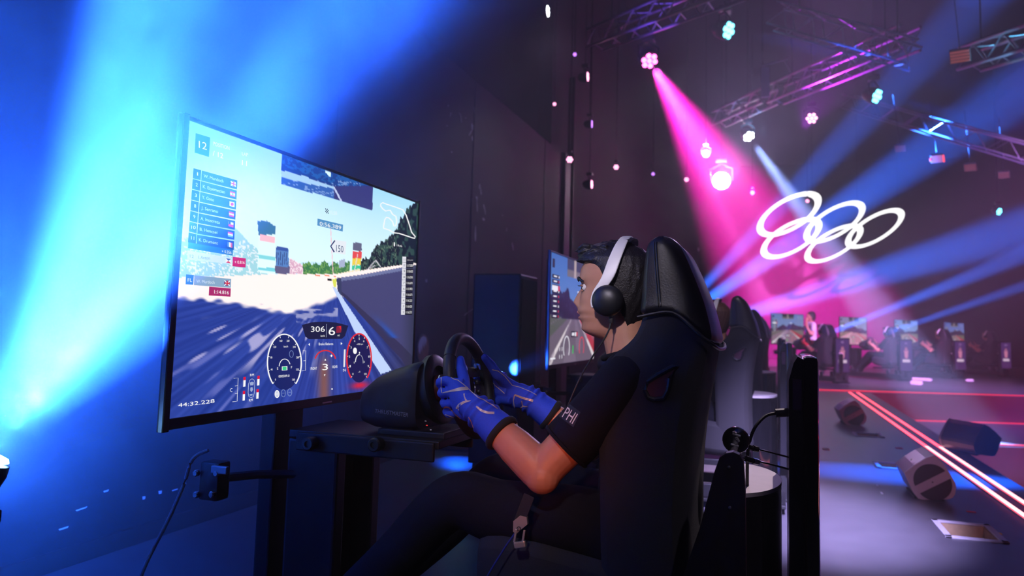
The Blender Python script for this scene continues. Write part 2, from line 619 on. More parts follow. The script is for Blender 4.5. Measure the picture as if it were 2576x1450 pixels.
# paint scuffs on the wall: small torn flakes that follow the wall
SC = [((190, 180), (188, 195), 6), ((251, 182), (250, 190), 3), ((203, 222), (201, 246), 7), ((248, 226), (258, 236), 6), ((258, 236), (263, 280), 5),
      ((332, 195), (335, 234), 5), ((284, 248), (286, 258), 4), ((320, 282), (322, 318), 10), ((320, 318), (302, 350), 9), ((320, 352), (321, 378), 7),
      ((182, 290), (183, 302), 6), ((205, 440), (212, 438), 8), ((362, 612), (358, 640), 9), ((366, 632), (369, 672), 7), ((343, 680), (347, 700), 9),
      ((346, 700), (348, 765), 5), ((382, 724), (388, 750), 7), ((389, 745), (392, 780), 4), ((376, 797), (388, 812), 9), ((338, 842), (338, 925), 7),
      ((318, 695), (319, 705), 4), ((538, 932), (544, 974), 6), ((484, 1102), (486, 1130), 6), ((440, 1152), (446, 1206), 6), ((478, 1188), (470, 1210), 6),
      ((446, 1206), (424, 1246), 8), ((424, 1246), (372, 1268), 4), ((372, 1268), (306, 1306), 3), ((306, 1306), (276, 1330), 4), ((68, 1132), (72, 1148), 14),
      ((484, 780), (486, 788), 3), ((510, 852), (506, 872), 3), ((822, 828), (820, 850), 3)]
sm = MB()
for (a, b, wd) in SC:
    n = 5
    L, Rr = [], []
    for k in range(n):
        t = k / (n - 1)
        x, y = a[0] + (b[0] - a[0]) * t, a[1] + (b[1] - a[1]) * t
        dx, dy = b[0] - a[0], b[1] - a[1]
        ln = math.hypot(dx, dy) or 1
        ww = 1.25 * wd * (0.25 + 0.75 * math.sin(math.pi * (0.12 + 0.76 * t))) * random.uniform(0.6, 1.15) / 2
        j = random.uniform(-1, 1) * wd * 0.12
        for sgn, lst in ((1, L), (-1, Rr)):
            px = x + (-dy / ln) * (ww * sgn + j)
            py = y + (dx / ln) * (ww * sgn + j)
            p = on_plane(1040 + px / 2.165, 180 + py / 2.165, 0, -2.797)
            lst.append(p)
    v = L + Rr
    sm.add(v, [(i, i + 1, n + i + 1, n + i) for i in range(n - 1)])
for (x, y, w_, h_) in ((267, 1236, 14, 5), (205, 1281, 30, 4), (362, 1253, 8, 9), (403, 1239, 9, 9), (440, 1233, 16, 3), (463, 1218, 10, 5), (160, 1330, 26, 5)):
    q = [on_plane(x + dx * w_, y + dy * h_ - dx * w_ * 0.36, 0, -2.797) for dx, dy in ((-.5, -.5), (.5, -.3), (.4, .5), (-.4, .4))]
    sm.add(q, [(0, 1, 2, 3)])
SCUFF = mat('bare_plaster_scuff', (0.85, 0.85, 0.88), 0.7)
so = sm.build('paint_scuffs', SCUFF, wall_left, smooth=False)
so['kind'] = 'stuff'
sm = MB()
for (x, y, h_, w_) in ((1757, 628, 9, 5), (1800, 640, 16, 7), (1795, 650, 8, 9), (1822, 693, 12, 7), (1817, 703, 15, 5), (1834, 715, 14, 5), (1836, 726, 6, 9), (1816, 743, 12, 3), (1775, 630, 5, 3), (1789, 630, 4, 3)):
    q = [on_plane(x + dx * w_, y + dy * h_, 0, -2.997) for dx, dy in ((-.5, -.4), (.4, -.5), (.5, .4), (-.3, .5))]
    sm.add(q, [(0, 1, 2, 3)])
so = sm.build('paint_scuffs', SCUFF, wall_left_far, smooth=False)
so['kind'] = 'stuff'

# cut-outs in the walkway: pale frame and plywood sides
for i, h in enumerate(HOLES):
    x0, x1, y0, y1 = h
    t = empty('floor_box', ((x0 + x1) / 2, (y0 + y1) / 2, 0))
    tag(t, ['open plywood-lined floor box with pale frame nearest the camera', 'open floor box with pale frame beside the farther grey wedge monitor',
            'pale-framed floor box half hidden behind the nearer grey wedge monitor'][i], 'floor box', 'cable boxes in the walkway')
    cx, cy_ = (x0 + x1) / 2, (y0 + y1) / 2
    fr = MB()
    for (bx, by, sx, sy) in ((0, (y1 - y0) / 2 + .008, x1 - x0 + .05, .034), (0, -(y1 - y0) / 2 - .008, x1 - x0 + .05, .034),
                             ((x1 - x0) / 2 + .008, 0, .034, y1 - y0 + .05), (-(x1 - x0) / 2 - .008, 0, .034, y1 - y0 + .05)):
        fr.box((bx, by, 0.003), (sx, sy, 0.010), 0.002)
    fr.build('frame', mat('pale_frame', (0.62, 0.58, 0.66), 0.45), t, smooth=False)
    for (bx, by, sx, sy) in ((0, (y1 - y0) / 2 - .006, x1 - x0 - .001, .012), (0, -(y1 - y0) / 2 + .006, x1 - x0 - .001, .012),
                             ((x1 - x0) / 2 - .006, 0, .012, y1 - y0 - .026), (-(x1 - x0) / 2 + .006, 0, .012, y1 - y0 - .026)):
        MB().box((bx, by, -0.104), (sx, sy, 0.20)).build('side_board', WOOD, t, smooth=False)
    MB().box((0, 0, -0.211), (x1 - x0, y1 - y0, 0.012)).build('bottom_board', mat('shaded_box_floor', (.03, .018, .02), .8), t, smooth=False)  # shade at the bottom of the box put into its dark colour

# LED lines
LEDM = glow('red_led', (1.0, 0.055, 0.085), 4.2)
LEDF = glow('red_led_far', (1.0, 0.03, 0.07), 1.4)
LEDW = glow('led_glare', (1.0, 0.42, 0.45), 3.0)


def led(name, a, b, w_, material, label, h=0.012, near_glare=0):
    a, b = Vector(a), Vector(b)
    d = (b - a).normalized()
    s = Vector((-d.y, d.x, 0)) * w_ / 2
    t = empty(name, a)
    tag(t, label, 'light strip', 'red light strips of the stage edges')
    ch, df, hot = MB(), MB(), MB()
    up = Vector((0, 0, 1))
    L = b - a
    for (m, ws, z0, z1) in ((ch, 1.35, 0.0, h * 0.6), (df, 1.0, h * 0.6, h)):
        q = [-s * ws, s * ws, s * ws + L, -s * ws + L]
        m.add([p + up * z0 for p in q] + [p + up * z1 for p in q], [(0, 1, 2, 3), (4, 5, 6, 7), (0, 1, 5, 4), (1, 2, 6, 5), (2, 3, 7, 6), (3, 0, 4, 7)])
    if near_glare:  # overexposed glare of the near end put in as a paler glowing strip
        k = near_glare
        q = [-s + up * (h + .0004), s + up * (h + .0004), s + L * k + up * (h + .0004), -s + L * k + up * (h + .0004)]
        q2 = [p - up * .0003 for p in q]
        hot.add(q2 + q, [(0, 1, 2, 3), (4, 5, 6, 7), (0, 1, 5, 4), (1, 2, 6, 5), (2, 3, 7, 6), (3, 0, 4, 7)])
        hot.build('glare_strip', LEDW, t, smooth=False)
    ch.build('channel', ALU, t, smooth=False)
    df.build('diffuser', material, t, smooth=False)
    return t


led('light_strip', (1.42, 3.6, 0), (1.30, 15.45, 0), 0.034, LEDM, 'inner of the two long red light strips along the walkway kerb', near_glare=.40)
led('light_strip', (1.53, 3.6, 0), (1.44, 15.5, 0), 0.034, LEDM, 'outer of the two long red light strips along the walkway kerb', near_glare=.40)
led('light_strip', (-0.6, edge_y(-0.6) + 0.05, 0), (23, edge_y(23) + 0.05, 0), 0.06, LEDF, 'red light strip along the front edge of the far stage', 0.03)
led('light_strip', (KX + .02, edge_y(KX) - 0.06, -0.5), (23, edge_y(23) - 0.06, -0.5), 0.05, LEDF, 'red light strip at the foot of the far stage riser', 0.03)
led('light_strip', (KX + .02, edge_y(KX) - 3.14, -0.5), (23, edge_y(23) - 3.14, -0.5), 0.05, LEDF, 'red light strip along the edge of the lower tier', 0.03)
led('light_strip', (9.5, 25.0, 0), (20, 25.4, 0), 0.05, LEDF, 'short red light strip on the floor behind the far simulators', 0.03)

# tape marks
TR, TY, TWH = mat('red_tape', (0.8, 0.05, 0.06), 0.6), mat('yellow_tape', (0.8, 0.45, 0.03), 0.6), mat('white_tape', (0.75, 0.75, 0.8), 0.6)
for (x, y, wx, wy, m, lab) in ((2078, 1131, .06, .12, TR, 'red tape mark on the walkway beside the nearest standing display'),
                               (2262, 1128, .06, .10, TR, 'red tape mark on the walkway behind the nearer wedge monitor'),
                               (2443, 1288, .05, .03, TR, 'red tape mark between the nearer wedge monitor and the near floor box'),
                               (2512, 1343, .03, .035, TY, 'small yellow tape mark beside the nearest floor box'),
                               (2218, 1241, .012, .07, TWH, 'short white tape mark left of the nearer wedge monitor'),
                               (2207, 1222, .012, .05, TWH, 'thin white tape mark left of the nearer wedge monitor, the farther of two')):
    p = on_plane(x, y, 2, 0.002)
    o = MB().box((0, 0, 0), (wx, wy, 0.002)).build('tape_mark', m, smooth=False, loc=p)
    tag(o, lab, 'tape', 'tape marks on the walkway')

# ------------------------------------------------------------------ haze
hz = MB().box((10.5, 15.5, 3.6), (30.5, 41.5, 10.2))
hm = bpy.data.materials.new('stage_haze')
hm.use_nodes = True
nt = hm.node_tree
for n in list(nt.nodes):
    nt.nodes.remove(n)
out = nt.nodes.new('ShaderNodeOutputMaterial')
vs = nt.nodes.new('ShaderNodeVolumeScatter')
vs.inputs['Color'].default_value = (1, 1, 1, 1)
vs.inputs['Density'].default_value = 0.012
vs.inputs['Anisotropy'].default_value = 0.35
nt.links.new(vs.outputs[0], out.inputs['Volume'])
ho = hz.build('stage_haze', hm, smooth=False)
tag(ho, 'thin theatrical haze filling the hall and showing the light beams', 'haze', kind='stuff')
ho.display_type = 'WIRE'

# denser smoke drifting over the near beam lamp
SX0, SX1, SY0, SY1, SZ0, SZ1 = -2.78, -1.0, 0.35, 6.2, 0.05, 4.6
sk = MB().box(((SX0 + SX1) / 2, (SY0 + SY1) / 2, (SZ0 + SZ1) / 2), (SX1 - SX0, SY1 - SY0, SZ1 - SZ0))
km = bpy.data.materials.new('drifting_smoke')
km.use_nodes = True
nt = km.node_tree
for n in list(nt.nodes):
    nt.nodes.remove(n)
out = nt.nodes.new('ShaderNodeOutputMaterial')
vs = nt.nodes.new('ShaderNodeVolumeScatter')
vs.inputs['Anisotropy'].default_value = 0.2
geo = nt.nodes.new('ShaderNodeNewGeometry')
nz = nt.nodes.new('ShaderNodeTexNoise')
nz.inputs['Scale'].default_value = 1.9
nz.inputs['Detail'].default_value = 3.0
nz.inputs['Distortion'].default_value = 0.5
nt.links.new(geo.outputs['Position'], nz.inputs['Vector'])
mr = nt.nodes.new('ShaderNodeMapRange')
mr.interpolation_type = 'SMOOTHSTEP'
mr.inputs['From Min'].default_value = 0.36
mr.inputs['From Max'].default_value = 0.66
mr.inputs['To Min'].default_value = 0.25
mr.inputs['To Max'].default_value = 1.0
nt.links.new(nz.outputs['Fac'], mr.inputs['Value'])
sep = nt.nodes.new('ShaderNodeSeparateXYZ')
nt.links.new(geo.outputs['Position'], sep.inputs[0])
last = mr.outputs[0]
for ax, a, b in (('X', SX1, SX1 - 0.45), ('Y', SY1, SY1 - 3.2), ('Y', SY0, SY0 + 0.3), ('Z', SZ1, SZ1 - 1.2)):
    r = nt.nodes.new('ShaderNodeMapRange')
    r.interpolation_type = 'SMOOTHSTEP'
    r.inputs['From Min'].default_value = a
    r.inputs['From Max'].default_value = b
    nt.links.new(sep.outputs[ax], r.inputs['Value'])
    m = nt.nodes.new('ShaderNodeMath')
    m.operation = 'MULTIPLY'
    nt.links.new(last, m.inputs[0])
    nt.links.new(r.outputs[0], m.inputs[1])
    last = m.outputs[0]
r = nt.nodes.new('ShaderNodeMapRange')          # density raised with height, added so the beam stays bright
r.inputs['From Min'].default_value = 0.5
r.inputs['From Max'].default_value = 2.3
r.inputs['To Min'].default_value = 0.6
r.inputs['To Max'].default_value = 2.6
nt.links.new(sep.outputs['Z'], r.inputs['Value'])
m = nt.nodes.new('ShaderNodeMath')
m.operation = 'MULTIPLY'
nt.links.new(last, m.inputs[0])
nt.links.new(r.outputs[0], m.inputs[1])
last = m.outputs[0]
m = nt.nodes.new('ShaderNodeMath')
m.operation = 'MULTIPLY'
m.inputs[1].default_value = 0.30
nt.links.new(last, m.inputs[0])
nt.links.new(m.outputs[0], vs.inputs['Density'])
nt.links.new(vs.outputs[0], out.inputs['Volume'])
so = sk.build('beam_smoke', km, smooth=False)
tag(so, 'cloudy smoke drifting through the blue beams beside the nearest television', 'smoke', kind='stuff')
so.display_type = 'WIRE'

# round plate on the wall, its white and brown reflection painted on
rp = on_plane(1060, 878, 0, -2.79)
t = empty('round_plate', rp)
tag(t, 'round plate with a painted white and brown reflection on the black wall beside the nearest screen', 'plate')
MB().lathe((0, 0, 0), (1, 0, 0), [(0, .125), (.012, .125), (.016, .115)], 36).build('rim', MATTE, t)
MB().lathe((.0165, 0, 0), (1, 0, 0), [(0, .112), (.001, .111)], 36).build('face', mat('brown_reflection', (.30, .13, .06), .5, grain=.6, scale=14), t)
wp = MB()
pl = [(-.10, .03), (-.085, .065), (-.05, .095), (0, .108), (.045, .095), (.06, .07), (.045, .02), (.03, .06), (.01, .0), (-.01, .05), (-.03, -.03), (-.045, .02), (-.06, -.045), (-.085, -.02)]
wp.add([(.0185, a, b) for a, b in pl], [tuple(range(len(pl)))])
wp.build('white_reflection', WHITE, t, smooth=False)

# ------------------------------------------------------------------ racing seat (rig coordinates: driver faces -X)
RIGY = 1.99
SPACING = 3.04


def seat_outline(z, grow=0.0, t=0.045):
    """U-shaped plan section of the shell: wings reach forward to -X."""
    Z = [.38, .50, .62, .75, .86, .93, .985, 1.02, 1.06, 1.12, 1.20, 1.25, 1.275, 1.287]
    xr = interp(z, Z, [-.17, -.175, -.18, -.178, -.162, -.150, -.140, -.135, -.142, -.158, -.190, -.212, -.225, -.242])
    xf = interp(z, Z, [-.36, -.375, -.378, -.380, -.386, -.385, -.362, -.318, -.296, -.292, -.288, -.283, -.276, -.262])
    wd = interp(z, Z, [.225, .235, .24, .245, .25, .245, .225, .195, .170, .155, .145, .138, .134, .130])
    xr, xf, wd, t = xr + grow, xf - grow, wd + grow, t + grow * 2
    dip = interp(z, Z, [0, 0, 0, 0, 0, 0, 0, 0, 0, 0, 0, 0, 0, 0])
    outer = [(xf, -wd), (xf * .5 + xr * .5, -wd * 1.0), (xr - .030, -wd * .97), (xr - .006, -wd * .86), (xr, -wd * .55), (xr + .004, 0), (xr, wd * .55), (xr - .006, wd * .86),
             (xr - .030, wd * .97), (xf * .5 + xr * .5, wd * 1.0), (xf, wd)]
    wi = wd - t
    xi = xr - t * 1.25
    xi = max(xi, xf + 0.02) if xi < xf + 0.02 else xi
    inner = [(xf - .004 + 0, wd - t * .45), (xf + .004, wi), (xf * .5 + xi * .5, wi * .98), (xi - .005, wi * .85), (xi, wi * .45), (xi, 0), (xi, -wi * .45), (xi - .005, -wi * .85), (xf * .5 + xi * .5, -wi * .98),
             (xf + .004, -wi), (xf - .004, -wd + t * .45)]
    return outer + inner


def subdivide(o, levels=1):
    m = o.modifiers.new('subd', 'SUBSURF')
    m.levels = m.render_levels = levels
    dg = bpy.context.evaluated_depsgraph_get()
    me = bpy.data.meshes.new_from_object(o.evaluated_get(dg))
    o.modifiers.clear()
    old = o.data
    o.data = me
    bpy.data.meshes.remove(old)
    me.polygons.foreach_set('use_smooth', [True] * len(me.polygons))


def make_seat():
    t = empty('racing_seat')
    mb = MB()
    zs = [.38, .42, .50, .60, .70, .80, .88, .93, .965, .99, 1.015, 1.04, 1.08, 1.15, 1.22]
    mb.loft([[Vector((x, y, z)) for x, y in seat_outline(z)] for z in zs])
    o = mb.build('backrest_shell', FABRIC, t)
    subdivide(o, 1)
    # leather cover pulled over the head part; arched lower hem
    n = len(seat_outline(1.1))
    hem = [1.078, 1.098, 1.034, 1.016, 1.008, 1.006, 1.008, 1.016, 1.034, 1.098, 1.078]
    hem = hem + [1.082, 1.082, 1.10, 1.10, 1.10, 1.10, 1.10, 1.10, 1.10, 1.082, 1.082]
    K = 12
    rings = []
    for k in range(K + 1):
        s = k / K
        ring = []
        for j in range(n):
            z = hem[j] + (1.287 - hem[j]) * s
            g = 0.010 if s < .9 else 0.010 - .016 * ((s - .9) / .1)
            x, y = seat_outline(z, g)[j]
            # the back of the cover hangs a little lower between the wings
            ring.append(Vector((x, y, z - (0.03 * max(0, 1 - abs(y) / .12) * s ** 3 if x > -.24 else 0))))
        rings.append(ring)
    hb = MB()
    hb.loft(rings)
    o = hb.build('headrest_cover', LEATHER, t)
    subdivide(o, 1)
    # seam along each wing and piping at the hem
    for sgn in (-1, 1):
        sp = []
        for k in range(14):
            z = 1.105 + (1.262 - 1.105) * k / 13
            ol = seat_outline(z, 0.0105)
            a, b = ol[0], ol[2]
            f_ = 0.36
            sp.append((a[0] + (b[0] - a[0]) * f_, sgn * (abs(ol[1][1]) + .0005), z))
        sb = MB().tube([(p[0] - .0028, p[1], p[2]) for p in sp], .0019, 6)
        sb.tube([(p[0] + .0028, p[1], p[2]) for p in sp], .0019, 6)
        sb.build('seam', LEATHER, o)
    pipe = []
    for j in range(11):
        x, y = seat_outline(hem[j], 0.013)[j]
        pipe.append((x, y, hem[j] + .001))
    # resample the hem smoothly
    pp = []
    for i in range(len(pipe) - 1):
        for k in range(5):
            a, b = Vector(pipe[i]), Vector(pipe[i + 1])
            pp.append(a.lerp(b, k / 5))
    pp.append(Vector(pipe[-1]))
    for _ in range(3):
        pp = [pp[0]] + [(pp[i - 1] + pp[i] * 2 + pp[i + 1]) / 4 for i in range(1, len(pp) - 1)] + [pp[-1]]
    MB().tube(pp, .0042, 8).build('piping', LEATHER, o)
    # belt slot with its shaped trim on both sides
    for sgn in (-1, 1):
        y0 = sgn * (seat_outline(.93)[1][1] * -1 + .001)
        tear = [(0.0, -.030), (.020, -.026), (.030, -.008), (.034, .018), (.050, .046), (.040, .044), (.010, .026), (-.016, .008), (-.022, -.010), (-.014, -.026)]
        ring = MB()
        ring.tube([(-.255 + a, y0, .925 + b) for a, b in tear + tear[:1]], .006, 8)
        ring.build('slot_rim', BLK, t)
        pn = MB()
        poly = [(a * .86 + .002, b * .86) for a, b in tear]
        pn.add([(-.255 + a, y0 + sgn * .002, .925 + b) for a, b in poly], [tuple(range(len(poly)))])
        pn.build('slot_insert', mat('dark_plum_plastic', (0.09, 0.03, 0.05), 0.35), t, smooth=False)
    # cushion and side bolsters
    sb = MB()
    for x, w_, z0, z1 in ((-.20, .22, .33, .45), (-.30, .235, .31, .46), (-.45, .24, .32, .485), (-.58, .245, .34, .505), (-.66, .24, .36, .50), (-.70, .22, .40, .47)):
        sb_r = [(x, -w_, z0 + .02), (x, -w_ * .8, z0), (x, 0, z0), (x, w_ * .8, z0), (x, w_, z0 + .02), (x, w_, z1 + .05), (x, w_ * .86, z1 + .06), (x, w_ * .68, z1 - .02), (x, 0, z1 - .04), (x, -w_ * .68, z1 - .02), (x, -w_ * .86, z1 + .06), (x, -w_, z1 + .05)]
        sb.v += [tuple(p) for p in sb_r]
    k = 12
    for i in range(5):
        for j in range(k):
            a, b = i * k + j, i * k + (j + 1) % k
            sb.f.append((a, b, b + k, a + k))
    sb.f.append(tuple(range(k))[::-1])
    sb.f.append(tuple(range(5 * k, 6 * k)))
    o = sb.build('seat_cushion', FABRIC, t)
    subdivide(o, 1)
    for sgn in (-1, 1):
        MB().lathe((-.21, sgn * .245, .42), (0, sgn, 0), [(0, .05), (.012, .05), (.016, .046), (.022, .020), (.026, .018)], 24).build('recline_knob', BLK, t)
        MB().box((-.42, sgn * .20, .285), (.46, .03, .035), .004).build('slide_rail', MATTE, t, smooth=False)
        MB().box((-.25, sgn * .2, .23), (.04, .03, .09), .004).build('bracket', STEEL, t, smooth=False)
    return t


# ------------------------------------------------------------------ a driver
def head_parts():
    Z = [1.020, 1.030, 1.038, 1.046, 1.055, 1.063, 1.070, 1.077, 1.083, 1.088, 1.094, 1.102, 1.110, 1.125, 1.145, 1.160, 1.170, 1.181, 1.195, 1.210, 1.225, 1.240, 1.252, 1.262, 1.268]
    FX = [.030, .062, .080, .088, .0885, .0885, .092, .097, .0935, .096, .1005, .0985, .095, .0935, .0915, .089, .092, .0965, .0955, .0915, .083, .068, .050, .026, .004]
    BX = [.052, .054, .056, .058, .060, .062, .064, .067, .070, .072, .075, .079, .083, .090, .095, .098, .099, .100, .0985, .094, .087, .073, .055, .030, .004]
    WD = [.030, .042, .049, .0535, .0565, .0585, .060, .0615, .0628, .064, .065, .0665, .068, .070, .072, .0735, .0745, .0755, .076, .0755, .0725, .063, .049, .027, .003]
    x0 = -.395
    n = 72
    zs = np.linspace(1.020, 1.268, 96)
    rings = []
    for z in zs:
        f, b, wd = interp(z, Z, FX), interp(z, Z, BX), interp(z, Z, WD)
        ring = []
        for k in range(n):
            a = 2 * math.pi * k / n
            c, s = math.cos(a), math.sin(a)
            e = 0.86
            cx = math.copysign(abs(c) ** e, c)
            sy = math.copysign(abs(s) ** 0.95, s)
            L = f if c > 0 else b
            x = L * cx
            y = wd * sy
            if c > 0:
                # cheeks: keep the face fuller than an ellipse, flatter in front
                ns = interp(z, [1.098, 1.1055, 1.110, 1.117, 1.124, 1.135, 1.145, 1.158, 1.170], [0, .005, .0135, .0215, .0200, .0155, .0105, .0035, 0])
                sg = interp(z, [1.098, 1.110, 1.117, 1.135, 1.158, 1.17], [.013, .0145, .0125, .0085, .008, .012])
                x += ns * math.exp(-(y / sg) ** 2)
                al = interp(z, [1.100, 1.107, 1.114, 1.124], [0, .006, .005, 0])
                x += al * math.exp(-((abs(y) - .0135) / .0055) ** 2)
                x -= .0125 * math.exp(-((abs(y) - .031) / .0125) ** 2 - ((z - 1.157) / .0095) ** 2)
                x += .0040 * math.exp(-((abs(y) - .030) / .018) ** 2 - ((z - 1.176) / .0055) ** 2)
                x += .0030 * math.exp(-((abs(y) - .044) / .016) ** 2 - ((z - 1.128) / .014) ** 2)
                x += .0035 * math.exp(-(y / .017) ** 2 - ((z - 1.0925) / .0035) ** 2)
                x += .0030 * math.exp(-(y / .015) ** 2 - ((z - 1.076) / .0040) ** 2)
                x -= .0030 * math.exp(-(y / .021) ** 2 - ((z - 1.0845) / .0016) ** 2)
                x += .0025 * math.exp(-(y / .018) ** 2 - ((z - 1.049) / .008) ** 2)
            ring.append(Vector((x0 - x, y, z)))
        rings.append(ring)
    return rings, x0


def limb(mb, pts, radii, n=18, up=(0, 0, 1)):
    # smooth Catmull style resampling
    P_ = [Vector(p) for p in pts]
    out, rr = [], []
    for i in range(len(P_) - 1):
        p0, p1, p2, p3 = P_[max(i - 1, 0)], P_[i], P_[i + 1], P_[min(i + 2, len(P_) - 1)]
        for k in range(5):
            t = k / 5
            out.append(0.5 * ((2 * p1) + (-p0 + p2) * t + (2 * p0 - 5 * p1 + 4 * p2 - p3) * t * t + (-p0 + 3 * p1 - 3 * p2 + p3) * t ** 3))
            ra, rb = radii[i], radii[i + 1]
            if not isinstance(ra, tuple):
                ra = (ra, ra)
            if not isinstance(rb, tuple):
                rb = (rb, rb)
            rr.append((ra[0] * (1 - t) + rb[0] * t, ra[1] * (1 - t) + rb[1] * t))
    out.append(P_[-1])
    rr.append(radii[-1] if isinstance(radii[-1], tuple) else (radii[-1], radii[-1]))
    mb.tube(out, rr, n, up)
    return mb


# joints
SH, EL, WR = Vector((-.325, -.178, .925)), Vector((-.517, -.238, .712)), Vector((-.694, -.203, .838))
HIP, KNEE, ANK = Vector((-.30, -.095, .535)), Vector((-.765, -.165, .605)), Vector((-1.16, -.12, .23))


def my(v, s):
    return Vector((v.x, v.y * s, v.z))


# wheel placement
WC = Vector((-.800, 0, .883))
WN = Vector((math.cos(R(14)), 0, math.sin(R(14))))
WV = Vector((-math.sin(R(14)), 0, math.cos(R(14))))
WY = Vector((0, 1, 0))
WR_ = 0.132


def hand_mesh(s, mb, grow=0.0):
    """Hand of side s (-1 = the driver's left, nearer the camera) closed around the rim."""
    def P(x, y, z):
        return Vector((x, y * -s, z))      # written for the left hand with negative y
    a0 = R(-9)
    rim = lambda a: WC + WY * (-WR_ * math.cos(a)) + WV * (WR_ * math.sin(a))
    wrist = Vector((WR.x, WR.y, WR.z))
    # palm block: from the wrist to the knuckle line
    kn = []
    for v, fw_ in ((.039, .006), (.014, .012), (-.011, .010), (-.034, .002)):
        a = a0 + v / WR_
        c = rim(a)
        kn.append(c + Vector((.030 - fw_, -.034, 0)))
    mid = (kn[1] + kn[2]) / 2
    rings = []
    wid = WV
    d = (mid - wrist)
    for t, hw, th in ((-.10, .026, .021), (.10, .029, .021), (.35, .040, .0205), (.65, .0475, .019), (.92, .0485, .0165), (1.05, .044, .012)):
        c = wrist + d * t
        side = (wid * (1 if t > .3 else .9) + Vector((.25 if t < .2 else 0.0, 0, 0))).normalized()
        nrm = side.cross(d.normalized()).normalized()
        rings.append([c + side * ((hw + grow) * math.copysign(abs(math.cos(q)) ** .75, math.cos(q))) + nrm * ((th + grow) * math.copysign(abs(math.sin(q)) ** .75, math.sin(q))) for q in [2 * math.pi * k / 20 for k in range(20)]])
    mb.loft([[P(p.x, p.y, p.z) for p in r] for r in rings])
    for i, (k_, ln) in enumerate(zip(kn, (1.0, 1.06, 1.0, .86))):
        a = a0 + (.039, .014, -.011, -.034)[i] / WR_
        c = rim(a)
        rad = (.0112, .0115, .0110, .0098)[i] + grow
        er = (c - WC).normalized()      # outward from the wheel centre
        pts = [k_ + Vector((.028, .004, 0)), k_ + Vector((-.006, -.001, 0))]
        for ang in ((82, 128, 175, 222) if i < 3 else (80, 122, 165, 205)):
            q = R(ang)
            # round the rim: outside, front, then inside
            pts.append(c + er * (.0295 * math.sin(q)) + WN * (.0295 * math.cos(q)))
        rr = [rad * 1.06, rad * 1.05, rad, rad * .97, rad * .93, rad * .84]
        mb.tube([P(p.x, p.y, p.z) for p in pts], rr, 12)
        mb.ellipsoid(P(pts[-1].x, pts[-1].y, pts[-1].z), (rr[-1],) * 3, 12, 8)
    # thumb leaves the side of the palm and lies over the rim
    up = rim(R(34))
    tp = [wrist + Vector((-.022, .004, .016)), wrist + Vector((-.050, .024, .034)), rim(R(8)) + WN * .031 + Vector((.008, .004, -.002)), rim(R(21)) + WN * .030 + Vector((0, .012, 0)), rim(R(32)) + WN * .024 + Vector((0, .022, 0))]
    mb.tube([P(p.x, p.y, p.z) for p in tp], [.019 + grow, .0175 + grow, .014 + grow, .0125 + grow, .0095 + grow], 14)
    mb.ellipsoid(P(tp[-1].x, tp[-1].y, tp[-1].z), (.0095 + grow,) * 3, 12, 8)


